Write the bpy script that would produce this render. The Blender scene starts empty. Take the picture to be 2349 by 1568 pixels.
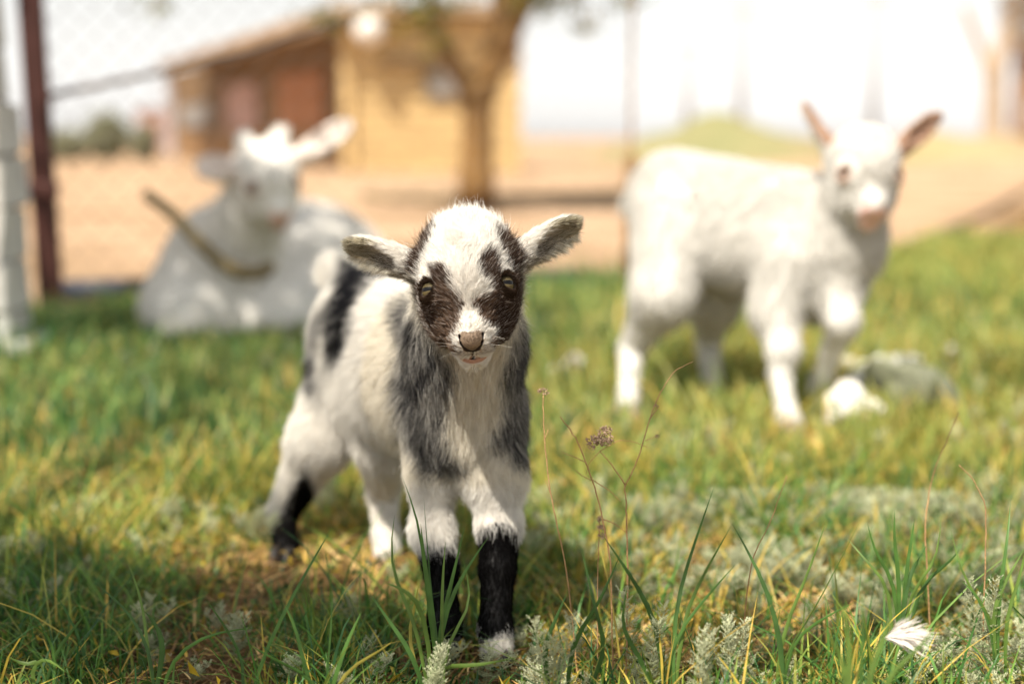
import bpy, math
import numpy as np
from mathutils import Vector, Matrix, kdtree

# ------------------------------------------------------------------ scene, camera, sky, sun
scene = bpy.context.scene
COL = scene.collection
R = np.random.default_rng(7)

PITCH = math.radians(8.17)
CAM = np.array([0.0, 0.0, 0.49])
AX_R = np.array([1.0, 0, 0])
AX_F = np.array([0.0, math.cos(PITCH), -math.sin(PITCH)])
AX_U = np.array([0.0, math.sin(PITCH), math.cos(PITCH)])
AX_T = -AX_F

cd = bpy.data.cameras.new("camera")
cam = bpy.data.objects.new("camera", cd)
COL.objects.link(cam)
cam.location = CAM
cam.rotation_euler = (math.pi / 2 - PITCH, 0, 0)
cd.sensor_width = 36.0
cd.lens = 50.0
cd.clip_start = 0.05
cd.clip_end = 3000.0
cd.dof.use_dof = True
cd.dof.focus_distance = 1.222
cd.dof.aperture_fstop = 2.2
scene.camera = cam

SUN = np.array([-0.28, -0.42, 0.86])
SUN = SUN / np.linalg.norm(SUN)
world = bpy.data.worlds.new("World")
scene.world = world
world.use_nodes = True
wn = world.node_tree.nodes
wl = world.node_tree.links
wn.clear()
w_out = wn.new("ShaderNodeOutputWorld")
w_bg = wn.new("ShaderNodeBackground")
w_sky = wn.new("ShaderNodeTexSky")
w_hs = wn.new("ShaderNodeHueSaturation")
w_sky.sky_type = 'NISHITA'
w_sky.sun_disc = False
w_sky.sun_elevation = math.asin(SUN[2])
w_sky.sun_rotation = math.atan2(SUN[0], SUN[1])
w_sky.air_density = 2.0
w_sky.dust_density = 0.5
w_sky.ozone_density = 1.0
w_hs.inputs["Saturation"].default_value = 0.09
w_bg.inputs["Strength"].default_value = 0.060
wl.new(w_sky.outputs["Color"], w_hs.inputs["Color"])
wl.new(w_hs.outputs["Color"], w_bg.inputs["Color"])
wl.new(w_bg.outputs["Background"], w_out.inputs["Surface"])

ld = bpy.data.lights.new("sun", 'SUN')
ld.energy = 3.5
ld.angle = math.radians(0.53)
ld.color = (1.0, 0.92, 0.80)
sun = bpy.data.objects.new("sun", ld)
COL.objects.link(sun)
sun.rotation_euler = Vector(SUN).to_track_quat('Z', 'Y').to_euler()

scene.view_settings.view_transform = 'Standard'
scene.view_settings.look = 'None'
scene.view_settings.gamma = 1.0
scene.view_settings.use_curve_mapping = False
scene.view_settings.exposure = 1.32
scene.render.engine = 'CYCLES'
scene.cycles.use_denoising = True
scene.cycles.max_bounces = 8
scene.cycles.diffuse_bounces = 4
scene.cycles.transparent_max_bounces = 8
scene.cycles.caustics_reflective = False
scene.cycles.caustics_refractive = False


# ------------------------------------------------------------------ helpers
def at(px, py, z):
    """A point of the place: depth z metres ahead of the camera, seen at px, py of a 2349 x 1567 view."""
    return CAM + z * (AX_F + AX_R * ((px - 1174.5) / 1174.5 * 0.36) + AX_U * ((783.5 - py) / 783.5 * 0.2401))


def gnd(px, py):
    p0 = at(px, py, 1.0) - CAM
    t = -CAM[2] / p0[2]
    q = CAM + p0 * t
    return np.array([q[0], q[1], 0.0])


def front_view(P):
    d = P - CAM
    z = d @ AX_F
    return np.stack([1174.5 + (d @ AX_R) / z / 0.36 * 1174.5, 783.5 - (d @ AX_U) / z / 0.2401 * 783.5], 1)


def nrm(v):
    v = np.asarray(v, float)
    return v / (np.linalg.norm(v, axis=-1, keepdims=True) + 1e-12)


def in_poly(q, poly):
    x, y = q[:, 0], q[:, 1]
    c = np.zeros(len(q), bool)
    n = len(poly)
    for i in range(n):
        x0, y0 = poly[i]
        x1, y1 = poly[(i + 1) % n]
        s = (y0 > y) != (y1 > y)
        xi = x0 + (y - y0) * (x1 - x0) / ((y1 - y0) if y1 != y0 else 1e-9)
        c ^= s & (x < xi)
    return c


def tag(o, label=None, cat=None, group=None, kind=None):
    if label: o["label"] = label
    if cat: o["category"] = cat
    if group: o["group"] = group
    if kind: o["kind"] = kind
    return o


def link(o, parent=None):
    COL.objects.link(o)
    if parent is not None:
        o.parent = parent
    return o


def empty(name, loc, label=None, cat=None, group=None, rz=0.0):
    o = bpy.data.objects.new(name, None)
    o.empty_display_size = 0.05
    o.location = [float(c) for c in loc]
    o.rotation_euler = (0, 0, rz)
    link(o)
    return tag(o, label, cat, group)


def mesh_data(name, V, faces=None, quads=None, tris=None, mat=None, tint=None, smooth=True):
    V = np.asarray(V, np.float32)
    me = bpy.data.meshes.new(name)
    if faces is not None:
        me.from_pydata([tuple(map(float, v)) for v in V], [], [tuple(int(i) for i in f) for f in faces])
    else:
        nq = 0 if quads is None else len(quads)
        nt = 0 if tris is None else len(tris)
        li = np.concatenate([np.asarray(a, np.int32).ravel() for a in (quads, tris) if a is not None and len(a)])
        st = np.concatenate([np.arange(nq) * 4, nq * 4 + np.arange(nt) * 3]).astype(np.int32)
        me.vertices.add(len(V))
        me.vertices.foreach_set("co", V.ravel())
        me.loops.add(len(li))
        me.loops.foreach_set("vertex_index", li)
        me.polygons.add(nq + nt)
        me.polygons.foreach_set("loop_start", st)
    me.update(calc_edges=True)
    if smooth:
        me.polygons.foreach_set("use_smooth", np.ones(len(me.polygons), bool))
    if tint is not None:
        t = np.asarray(tint, np.float32)
        if t.shape[1] == 3:
            t = np.concatenate([t, np.ones((len(t), 1), np.float32)], 1)
        a = me.attributes.new("tint", 'FLOAT_COLOR', 'POINT')
        a.data.foreach_set("color", t.ravel())
    if mat is not None:
        me.materials.append(mat)
    return me


def mesh_obj(name, V, faces=None, quads=None, tris=None, mat=None, parent=None, tint=None, smooth=True):
    me = mesh_data(name, V, faces, quads, tris, mat, tint, smooth)
    return link(bpy.data.objects.new(name, me), parent)


class MB:
    """collects simple shapes into one mesh"""
    def __init__(s):
        s.v, s.f = [], []

    def add(s, V, F):
        b = len(s.v)
        s.v += [tuple(map(float, p)) for p in V]
        s.f += [tuple(i + b for i in f) for f in F]
        return s

    def box(s, c, size, rz=0.0, bev=0.0, jit=0.0):
        sx, sy, sz = [a / 2 for a in size]
        b = min(bev, sx * .8, sy * .8, sz * .8)
        V, F = [], []
        if b <= 0:
            V = [(x, y, z) for z in (-sz, sz) for y in (-sy, sy) for x in (-sx, sx)]
            F = [(0, 2, 3, 1), (4, 5, 7, 6), (0, 1, 5, 4), (2, 6, 7, 3), (0, 4, 6, 2), (1, 3, 7, 5)]
        else:
            ring = lambda ix, iy, z: [(-ix, -iy + b, z), (-ix + b, -iy, z), (ix - b, -iy, z), (ix, -iy + b, z), (ix, iy - b, z), (ix - b, iy, z), (-ix + b, iy, z), (-ix, iy - b, z)]
            V = ring(sx - b, sy - b, -sz) + ring(sx, sy, -sz + b) + ring(sx, sy, sz - b) + ring(sx - b, sy - b, sz)
            F = [tuple(range(7, -1, -1)), tuple(range(24, 32))]
            for k in range(3):
                for i in range(8):
                    j = (i + 1) % 8
                    F.append((k * 8 + i, k * 8 + j, k * 8 + 8 + j, k * 8 + 8 + i))
        V = np.array(V)
        if jit: V = V + R.normal(0, jit, V.shape)
        c0, s0 = math.cos(rz), math.sin(rz)
        V = np.stack([V[:, 0] * c0 - V[:, 1] * s0, V[:, 0] * s0 + V[:, 1] * c0, V[:, 2]], 1) + np.asarray(c)
        return s.add(V, F)

    def tube(s, pts, rad, n=8, caps=True):
        P = np.asarray(pts, float)
        m = len(P)
        rad = np.broadcast_to(np.asarray(rad, float), (m,))
        T = nrm(np.gradient(P, axis=0))
        a = np.array([0, 0, 1.0]) if abs(T[0][2]) < .9 else np.array([1.0, 0, 0])
        V, F = [], []
        for i in range(m):
            u = nrm(np.cross(T[i], a)); w = np.cross(T[i], u)
            a = np.cross(u, T[i])
            for k in range(n):
                th = 2 * math.pi * k / n
                V.append(P[i] + rad[i] * (math.cos(th) * u + math.sin(th) * w))
        for i in range(m - 1):
            for k in range(n):
                k2 = (k + 1) % n
                F.append((i * n + k, i * n + k2, i * n + n + k2, i * n + n + k))
        if caps:
            F.append(tuple(range(n - 1, -1, -1)))
            F.append(tuple(range((m - 1) * n, m * n)))
        return s.add(V, F)

    def obj(s, name, mat, parent=None, org=None, smooth=False):
        V = np.array(s.v)
        if org is not None: V = V - np.asarray(org)
        return mesh_obj(name, V, faces=s.f, mat=mat, parent=parent, smooth=smooth)


# ------------------------------------------------------------------ materials
def nodes_of(name):
    m = bpy.data.materials.new(name)
    m.use_nodes = True
    nt = m.node_tree
    nt.nodes.clear()
    out = nt.nodes.new("ShaderNodeOutputMaterial")
    return m, nt, out


def surf_mat(name, col, rough=0.8, var=0.35, scale=8.0, bump=0.3, bscale=40.0, spec=0.3, col2=None, stretch=(1, 1, 1), bdist=0.01):
    m, nt, out = nodes_of(name)
    N, L = nt.nodes, nt.links
    p = N.new("ShaderNodeBsdfPrincipled")
    tc = N.new("ShaderNodeTexCoord")
    mp = N.new("ShaderNodeMapping")
    mp.inputs["Scale"].default_value = stretch
    L.new(tc.outputs["Object"], mp.inputs["Vector"])
    no = N.new("ShaderNodeTexNoise")
    no.inputs["Scale"].default_value = scale
    no.inputs["Detail"].default_value = 6
    no.inputs["Roughness"].default_value = 0.65
    L.new(mp.outputs["Vector"], no.inputs["Vector"])
    cr = N.new("ShaderNodeValToRGB")
    c2 = col2 if col2 else tuple(c * (1 - var) for c in col)
    c3 = tuple(min(1, c * (1 + var * .5)) for c in col)
    cr.color_ramp.elements[0].position = 0.3
    cr.color_ramp.elements[0].color = (*c2, 1)
    cr.color_ramp.elements[1].position = 0.68
    cr.color_ramp.elements[1].color = (*c3, 1)
    L.new(no.outputs["Fac"], cr.inputs["Fac"])
    L.new(cr.outputs["Color"], p.inputs["Base Color"])
    p.inputs["Roughness"].default_value = rough
    p.inputs["Specular IOR Level"].default_value = spec
    if bump > 0:
        n2 = N.new("ShaderNodeTexNoise")
        n2.inputs["Scale"].default_value = bscale
        n2.inputs["Detail"].default_value = 5
        L.new(mp.outputs["Vector"], n2.inputs["Vector"])
        b = N.new("ShaderNodeBump")
        b.inputs["Strength"].default_value = bump
        b.inputs["Distance"].default_value = bdist
        L.new(n2.outputs["Fac"], b.inputs["Height"])
        L.new(b.outputs["Normal"], p.inputs["Normal"])
    L.new(p.outputs["BSDF"], out.inputs["Surface"])
    return m


def tint_mat(name, transl=0.35, rough=0.5, spec=0.3, var=0.25, nscale=60.0):
    """colour from the tint attribute of the leaf or blade, part of the light passes through"""
    m, nt, out = nodes_of(name)
    N, L = nt.nodes, nt.links
    at_ = N.new("ShaderNodeAttribute"); at_.attribute_name = "tint"
    no = N.new("ShaderNodeTexNoise"); no.inputs["Scale"].default_value = nscale
    tc = N.new("ShaderNodeTexCoord")
    L.new(tc.outputs["Object"], no.inputs["Vector"])
    mr = N.new("ShaderNodeMapRange")
    mr.inputs["From Min"].default_value = 0.3; mr.inputs["From Max"].default_value = 0.7
    mr.inputs["To Min"].default_value = 1 - var; mr.inputs["To Max"].default_value = 1 + var
    L.new(no.outputs["Fac"], mr.inputs["Value"])
    mul = N.new("ShaderNodeVectorMath"); mul.operation = 'SCALE'
    L.new(at_.outputs["Color"], mul.inputs[0]); L.new(mr.outputs["Result"], mul.inputs["Scale"])
    p = N.new("ShaderNodeBsdfPrincipled")
    p.inputs["Roughness"].default_value = rough
    p.inputs["Specular IOR Level"].default_value = spec
    L.new(mul.outputs["Vector"], p.inputs["Base Color"])
    if transl > 0:
        t = N.new("ShaderNodeBsdfTranslucent")
        L.new(mul.outputs["Vector"], t.inputs["Color"])
        mx = N.new("ShaderNodeMixShader"); mx.inputs["Fac"].default_value = transl
        L.new(p.outputs["BSDF"], mx.inputs[1]); L.new(t.outputs["BSDF"], mx.inputs[2])
        L.new(mx.outputs["Shader"], out.inputs["Surface"])
    else:
        L.new(p.outputs["BSDF"], out.inputs["Surface"])
    return m


def fur_mat(name):
    m, nt, out = nodes_of(name)
    N, L = nt.nodes, nt.links
    a = N.new("ShaderNodeAttribute"); a.attribute_name = "tint"
    d = N.new("ShaderNodeBsdfDiffuse")
    t = N.new("ShaderNodeBsdfTranslucent")
    g = N.new("ShaderNodeBsdfGlossy"); g.inputs["Roughness"].default_value = 0.45
    L.new(a.outputs["Color"], g.inputs["Color"])
    L.new(a.outputs["Color"], d.inputs["Color"]); L.new(a.outputs["Color"], t.inputs["Color"])
    m1 = N.new("ShaderNodeMixShader"); m1.inputs["Fac"].default_value = 0.38
    L.new(d.outputs["BSDF"], m1.inputs[1]); L.new(t.outputs["BSDF"], m1.inputs[2])
    m2 = N.new("ShaderNodeMixShader"); m2.inputs["Fac"].default_value = 0.02
    L.new(m1.outputs["Shader"], m2.inputs[1]); L.new(g.outputs["BSDF"], m2.inputs[2])
    L.new(m2.outputs["Shader"], out.inputs["Surface"])
    return m


M_PLANT = tint_mat("plant_leaf", 0.38, 0.45, 0.35)
M_SILVER = tint_mat("wormwood_leaf", 0.22, 0.8, 0.15)
M_STRAW = tint_mat("straw", 0.15, 0.7, 0.2)
M_SKIN = tint_mat("animal_skin", 0.0, 0.55, 0.3, 0.12, 500.0)
M_NOSE = M_SKIN
M_FUR = fur_mat("fur")
M_LASH = surf_mat("lash_hair", (.035, .022, .015), .6, .2, 10, 0)
M_HOOF = surf_mat("hoof_horn", (0.018, 0.015, 0.013), 0.45, 0.4, 60, 0.2, 200)
m, nt, out = nodes_of("eyeball")
_a = nt.nodes.new("ShaderNodeAttribute"); _a.attribute_name = "tint"
_p = nt.nodes.new("ShaderNodeBsdfPrincipled")
_p.inputs["Roughness"].default_value = 0.5
_p.inputs["Specular IOR Level"].default_value = 0.08
_p.inputs["Coat Weight"].default_value = 0.30
_p.inputs["Coat Roughness"].default_value = 0.02
nt.links.new(_a.outputs["Color"], _p.inputs["Base Color"])
nt.links.new(_p.outputs["BSDF"], out.inputs["Surface"])
M_EYE = m

# ------------------------------------------------------------------ ground: one sheet to the horizon
def steps(pairs):
    a = []
    for s, e, h in pairs:
        a.append(np.arange(s, e - 1e-6, h))
    return np.concatenate(a + [[pairs[-1][1]]])


EDGE = np.array([(-60, 3.4), (-6.0, 3.5), (-1.28, 3.95), (0.11, 4.72), (1.35, 5.35), (2.3, 7.2), (3.95, 11.0), (9.0, 17.0), (60, 30)])


def turf_edge(x):
    return np.interp(x, EDGE[:, 0], EDGE[:, 1])


def smooth_noise(x, y, scale, seed=0):
    """cheap value noise"""
    r = np.random.default_rng(seed)
    G = r.random((64, 64))
    u, v = x / scale + 31.3, y / scale + 17.7
    i, j = np.floor(u).astype(int), np.floor(v).astype(int)
    fu, fv = u - i, v - j
    fu = fu * fu * (3 - 2 * fu); fv = fv * fv * (3 - 2 * fv)
    g = lambda a, b: G[a % 64, b % 64]
    return (g(i, j) * (1 - fu) + g(i + 1, j) * fu) * (1 - fv) + (g(i, j + 1) * (1 - fu) + g(i + 1, j + 1) * fu) * fv


gx = steps([(-900, -100, 100), (-100, -20, 10), (-20, -5, 1), (-5, -1.6, .2), (-1.6, 1.8, .06), (1.8, 6, .2), (6, 20, 1), (20, 100, 10), (100, 900, 100)])
gy = steps([(-60, -5, 5), (-5, .4, .3), (.4, 3.0, .06), (3, 7, .12), (7, 14, .4), (14, 40, 2), (40, 120, 10), (120, 1800, 120)])
GX, GY = np.meshgrid(gx, gy, indexing='ij')
Vg = np.stack([GX, GY, np.zeros_like(GX)], -1).reshape(-1, 3)
ni, nj = GX.shape
ii, jj = np.meshgrid(np.arange(ni - 1), np.arange(nj - 1), indexing='ij')
q0 = (ii * nj + jj).ravel()
Qg = np.stack([q0, q0 + nj, q0 + nj + 1, q0 + 1], 1)
turf = np.clip((turf_edge(Vg[:, 0]) - Vg[:, 1]) / 0.35 + .5 + (smooth_noise(Vg[:, 0], Vg[:, 1], .25, 3) - .5) * 1.2, 0, 1)
tintg = np.stack([turf, turf, turf], 1)
mg, nt, out = nodes_of("earth")
N, L = nt.nodes, nt.links
p = N.new("ShaderNodeBsdfPrincipled"); p.inputs["Roughness"].default_value = 0.95; p.inputs["Specular IOR Level"].default_value = 0.1
ta = N.new("ShaderNodeAttribute"); ta.attribute_name = "tint"
tc = N.new("ShaderNodeTexCoord")
n1 = N.new("ShaderNodeTexNoise"); n1.inputs["Scale"].default_value = .9; n1.inputs["Detail"].default_value = 8; n1.inputs["Roughness"].default_value = .65
n2 = N.new("ShaderNodeTexNoise"); n2.inputs["Scale"].default_value = 22; n2.inputs["Detail"].default_value = 8; n2.inputs["Roughness"].default_value = .7
for n in (n1, n2): L.new(tc.outputs["Object"], n.inputs["Vector"])
c1 = N.new("ShaderNodeValToRGB")
c1.color_ramp.elements[0].position = .36; c1.color_ramp.elements[0].color = (.25, .165, .09, 1)
c1.color_ramp.elements[1].position = .60; c1.color_ramp.elements[1].color = (.50, .34, .22, 1)
L.new(n1.outputs["Fac"], c1.inputs["Fac"])
c2 = N.new("ShaderNodeValToRGB")
c2.color_ramp.elements[0].position = .35; c2.color_ramp.elements[0].color = (.045, .028, .014, 1)
c2.color_ramp.elements[1].position = .68; c2.color_ramp.elements[1].color = (.30, .18, .075, 1)
L.new(n2.outputs["Fac"], c2.inputs["Fac"])
mx = N.new("ShaderNodeMix"); mx.data_type = 'RGBA'
L.new(ta.outputs["Fac"], mx.inputs["Factor"]); L.new(c1.outputs["Color"], mx.inputs["A"]); L.new(c2.outputs["Color"], mx.inputs["B"])
L.new(mx.outputs["Result"], p.inputs["Base Color"])
bp = N.new("ShaderNodeBump"); bp.inputs["Strength"].default_value = .7; bp.inputs["Distance"].default_value = .02
L.new(n2.outputs["Fac"], bp.inputs["Height"]); L.new(bp.outputs["Normal"], p.inputs["Normal"])
L.new(p.outputs["BSDF"], out.inputs["Surface"])
tag(mesh_obj("ground", Vg, quads=Qg, mat=mg, tint=tintg), kind="structure")


# ------------------------------------------------------------------ implicit bodies: cones and ellipsoids blended into one skin
class Body:
    def __init__(s):
        s.pr, s.sub = [], []

    def cone(s, a, ra, b, rb, k=.02, flow=None, L=.012, lift=.35, dens=1.0, tag='body'):
        a, b = np.asarray(a, float), np.asarray(b, float)
        s.pr.append(dict(t='c', a=a, ra=ra, b=b, rb=rb, k=k, flow=nrm(b - a) if flow is None else nrm(flow), L=L, lift=lift, dens=dens, tag=tag))

    def ell(s, c, ax, r, k=.02, flow=(0, 0, -1), L=.012, lift=.35, dens=1.0, tag='body'):
        s.pr.append(dict(t='e', c=np.asarray(c, float), ax=np.asarray(ax, float), r=np.asarray(r, float), k=k, flow=nrm(flow), L=L, lift=lift, dens=dens, tag=tag))

    def cut_cone(s, a, ra, b, rb, k=.003):
        s.sub.append(dict(t='c', a=np.asarray(a, float), ra=ra, b=np.asarray(b, float), rb=rb, k=k))

    def cut_ell(s, c, ax, r, k=.003):
        s.sub.append(dict(t='e', c=np.asarray(c, float), ax=np.asarray(ax, float), r=np.asarray(r, float), k=k))

    @staticmethod
    def d(p, X, Y, Z):
        if p['t'] == 'c':
            a, ba = p['a'], p['b'] - p['a']
            l2 = ba @ ba
            x, y, z = X - a[0], Y - a[1], Z - a[2]
            t = np.clip((x * ba[0] + y * ba[1] + z * ba[2]) / l2, 0, 1)
            return np.sqrt((x - t * ba[0]) ** 2 + (y - t * ba[1]) ** 2 + (z - t * ba[2]) ** 2) - (p['ra'] + (p['rb'] - p['ra']) * t)
        c, ax, r = p['c'], p['ax'], p['r']
        x, y, z = X - c[0], Y - c[1], Z - c[2]
        q = [(x * ax[i, 0] + y * ax[i, 1] + z * ax[i, 2]) / r[i] for i in range(3)]
        k0 = np.sqrt(q[0] ** 2 + q[1] ** 2 + q[2] ** 2)
        k1 = np.sqrt((q[0] / r[0]) ** 2 + (q[1] / r[1]) ** 2 + (q[2] / r[2]) ** 2) + 1e-9
        return k0 * (k0 - 1) / k1

    @staticmethod
    def bb(p):
        if p['t'] == 'c':
            lo = np.minimum(p['a'] - p['ra'], p['b'] - p['rb']); hi = np.maximum(p['a'] + p['ra'], p['b'] + p['rb'])
        else:
            m = p['r'].max(); lo, hi = p['c'] - m, p['c'] + m
        return lo, hi

    def build(s, h, fine=None, hf=None):
        los, his = zip(*[s.bb(p) for p in s.pr])
        lo, hi = np.min(los, 0) - 3 * h, np.max(his, 0) + 3 * h
        A = []
        for i in range(3):
            if fine is None:
                A.append(np.arange(lo[i], hi[i] + h, h))
            else:
                f0, f1 = fine[0][i], fine[1][i]
                A.append(np.concatenate([np.arange(lo[i], f0 - hf * .5, h), np.arange(f0, f1, hf), np.arange(f1 + h * .5, hi[i] + h, h)]))
        xs, ys, zs = [a.astype(np.float32) for a in A]
        F = np.full((len(xs), len(ys), len(zs)), 0.06, np.float32)
        def box(lo, hi, pad):
            sl = []
            for a, l, u in zip((xs, ys, zs), lo, hi):
                sl.append(slice(max(0, np.searchsorted(a, l - pad) - 1), np.searchsorted(a, u + pad) + 1))
            return sl
        for p in s.pr:
            sl = box(*s.bb(p), p['k'] + 2 * h)
            d = s.d(p, xs[sl[0]][:, None, None], ys[sl[1]][None, :, None], zs[sl[2]][None, None, :])
            f = F[tuple(sl)]
            t = np.clip(.5 + .5 * (f - d) / p['k'], 0, 1)
            F[tuple(sl)] = f + (d - f) * t - p['k'] * t * (1 - t)
        for p in s.sub:
            sl = box(*s.bb(p), p['k'] + 2 * h)
            d = -s.d(p, xs[sl[0]][:, None, None], ys[sl[1]][None, :, None], zs[sl[2]][None, None, :])
            f = F[tuple(sl)]
            t = np.clip(.5 + .5 * (d - f) / p['k'], 0, 1)
            F[tuple(sl)] = f + (d - f) * t + p['k'] * t * (1 - t)
        return nets(F, xs, ys, zs)

    def weights(s, P):
        D = np.stack([s.d(p, P[:, 0], P[:, 1], P[:, 2]) for p in s.pr], 1)
        W = np.exp(-np.clip(D - D.min(1, keepdims=True), 0, 1) / 0.006)
        return W / W.sum(1, keepdims=True), D.argmin(1)


def nets(F, xs, ys, zs):
    S = F < 0
    n = [a - 1 for a in F.shape]
    c = np.zeros(n, np.uint8)
    for i in (0, 1):
        for j in (0, 1):
            for k in (0, 1):
                c += S[i:i + n[0], j:j + n[1], k:k + n[2]]
    act = (c > 0) & (c < 8)
    I, J, K = np.nonzero(act)
    idx = np.full(n, -1, np.int32)
    idx[I, J, K] = np.arange(len(I))
    acc = np.zeros((len(I), 3), np.float32); cnt = np.zeros(len(I), np.float32)
    for axis in range(3):
        o1, o2 = [a for a in range(3) if a != axis]
        for u in (0, 1):
            for v in (0, 1):
                a = [0, 0, 0]; a[o1] = u; a[o2] = v
                b = list(a); b[axis] = 1
                fa = F[I + a[0], J + a[1], K + a[2]]; fb = F[I + b[0], J + b[1], K + b[2]]
                m = (fa < 0) != (fb < 0)
                t = np.where(m, fa / np.where(m, fa - fb, 1), 0)
                for q in range(3):
                    acc[:, q] += np.where(m, a[q] + (t if q == axis else 0), 0)
                cnt += m
    acc /= cnt[:, None]
    V = np.empty((len(I), 3), np.float32)
    for q, (A, G) in enumerate(zip((xs, ys, zs), (I, J, K))):
        V[:, q] = A[G] + acc[:, q] * (A[G + 1] - A[G])
    Q = []
    for axis in range(3):
        b, cx = (axis + 1) % 3, (axis + 2) % 3
        sl0 = [slice(None)] * 3; sl1 = [slice(None)] * 3
        sl0[axis] = slice(0, -1); sl1[axis] = slice(1, None)
        s0, s1 = S[tuple(sl0)], S[tuple(sl1)]
        e = np.array(np.nonzero(s0 != s1))
        ok = (e[b] >= 1) & (e[cx] >= 1) & (e[b] < n[b]) & (e[cx] < n[cx])
        e = e[:, ok]
        flip = s0[e[0], e[1], e[2]]
        def cell(db, dc):
            g = e.copy(); g[b] += db; g[cx] += dc
            return idx[g[0], g[1], g[2]]
        q = np.stack([cell(-1, -1), cell(0, -1), cell(0, 0), cell(-1, 0)], 1)
        q[~flip] = q[~flip][:, ::-1]
        Q.append(q)
    Q = np.concatenate(Q)
    return V.astype(float), Q


def vnormals(V, Q):
    d1, d2 = V[Q[:, 2]] - V[Q[:, 0]], V[Q[:, 3]] - V[Q[:, 1]]
    fn = np.cross(d1, d2)
    n = np.zeros_like(V)
    for k in range(4):
        for q in range(3):
            n[:, q] += np.bincount(Q[:, k], fn[:, q], len(V))
    return nrm(n)


def make_fur(name, body, V, Q, count, parent, org, style, seed, rad=.00018, npts=6, clump=22, clump_k=.35):
    r = np.random.default_rng(seed)
    T = np.concatenate([Q[:, [0, 1, 2]], Q[:, [0, 2, 3]]])
    VN = vnormals(V, Q)
    Wv, tv = body.weights(V)
    dens = np.array([p['dens'] for p in body.pr])
    dv = Wv @ dens
    area = np.linalg.norm(np.cross(V[T[:, 1]] - V[T[:, 0]], V[T[:, 2]] - V[T[:, 0]]), axis=1) * dv[T].mean(1)
    pick = r.choice(len(T), count, p=area / area.sum())
    u, v = r.random(count), r.random(count)
    fl = u + v > 1
    u[fl], v[fl] = 1 - u[fl], 1 - v[fl]
    t = T[pick]
    b = np.stack([1 - u - v, u, v], 1)[:, :, None]
    P = (V[t] * b).sum(1); Nn = nrm((VN[t] * b).sum(1))
    W, am = body.weights(P)
    st = dict(P=P, N=Nn, W=W, am=am, L=W @ np.array([p['L'] for p in body.pr]), lift=W @ np.array([p['lift'] for p in body.pr]),
              flow=W @ np.stack([p['flow'] for p in body.pr]), r=r)
    keep, col = style(st)
    for k in ('P', 'N', 'L', 'lift', 'flow'):
        st[k] = st[k][keep]
    col = col[keep]
    P, Nn, Ln, lift, flow = (st[k] for k in ('P', 'N', 'L', 'lift', 'flow'))
    n = len(P)
    flow = nrm(flow - Nn * (flow * Nn).sum(1, keepdims=True) + r.normal(0, .18, (n, 3)))
    Ln = Ln * r.uniform(.65, 1.15, n)
    Ln[r.random(n) < .02] *= 1.5
    lift = np.clip(lift + r.normal(0, .1, n), .05, 1)
    tt = np.linspace(0, 1, npts)[None, :, None]
    jit = nrm(r.normal(0, 1, (n, 3)))[:, None, :]
    off = Ln[:, None, None] * (Nn[:, None] * lift[:, None, None] * tt * (1.15 - .45 * tt) + flow[:, None] * np.sqrt(1 - lift[:, None, None] ** 2 * .7) * tt * (.5 + .5 * tt) + jit * .16 * tt ** 2)
    ng = max(8, n // clump)
    gi = r.choice(n, ng, replace=False)
    kd = kdtree.KDTree(ng)
    for k, i in enumerate(gi): kd.insert(P[i], k)
    kd.balance()
    near = np.fromiter((kd.find(p)[1] for p in P.tolist()), np.int32, n)
    g = gi[near]
    col = np.clip(col * r.uniform(.90, 1.12, (ng, 1))[near], 0, .92)
    Pos = P[:, None] + off
    guide = P[g][:, None] + off[g]
    Pos = Pos + (guide - Pos) * clump_k * tt ** 1.4
    Pos -= np.asarray(org)
    hc = bpy.data.hair_curves.new(name)
    hc.add_curves([npts] * n)
    hc.points.foreach_set("position", Pos.astype(np.float32).ravel())
    ra = hc.attributes.get("radius") or hc.attributes.new("radius", 'FLOAT', 'POINT')
    rr = (rad * (1 - .85 * tt[0, :, 0] ** 1.5))[None] * r.uniform(.75, 1.25, (n, 1))
    ra.data.foreach_set("value", rr.astype(np.float32).ravel())
    ca = hc.attributes.new("tint", 'FLOAT_COLOR', 'CURVE')
    ca.data.foreach_set("color", np.concatenate([col, np.ones((n, 1))], 1).astype(np.float32).ravel())
    hc.materials.append(M_FUR)
    return link(bpy.data.objects.new(name, hc), parent)


def eye_mesh(parent, org, c, r, look, horiz, upv, iris=(.16, .12, .05), pupil=(.003, .003, .004)):
    look = nrm(look); horiz = nrm(horiz - look * (horiz @ look)); up = np.cross(look, horiz)
    if up @ upv < 0: up = -up; horiz = -horiz
    V, tint = [], []
    nu, nv = 34, 48
    for i in range(nu + 1):
        th = math.pi * (i / nu) ** 1.5
        for j in range(nv):
            ph = 2 * math.pi * j / nv
            a, b_ = math.sin(th) * math.cos(ph), math.sin(th) * math.sin(ph)
            V.append(c + r * (math.cos(th) * look + a * horiz + b_ * up) - org)
            rr = math.hypot(a, b_)
            pu = (abs(a) / .72) ** 3 + (abs(b_ - .08) / .22) ** 3 < 1 and th < 1.5
            if pu: k = pupil
            elif rr < .80 and th < 1.5:
                f = 1.0 + .25 * math.sin(ph * 23) - .9 * max(0, b_)  # upper iris darkened in its colour for the shade of the lid
                k = tuple(max(.004, x * f) for x in iris)
            else: k = (.006, .005, .004)
            tint.append(k)
    F = [(i * nv + j, i * nv + nv + j, i * nv + nv + (j + 1) % nv, i * nv + (j + 1) % nv) for i in range(nu) for j in range(nv)]
    return mesh_obj("eye", np.array(V), quads=np.array(F), mat=M_EYE, parent=parent, tint=np.array(tint))


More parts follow.
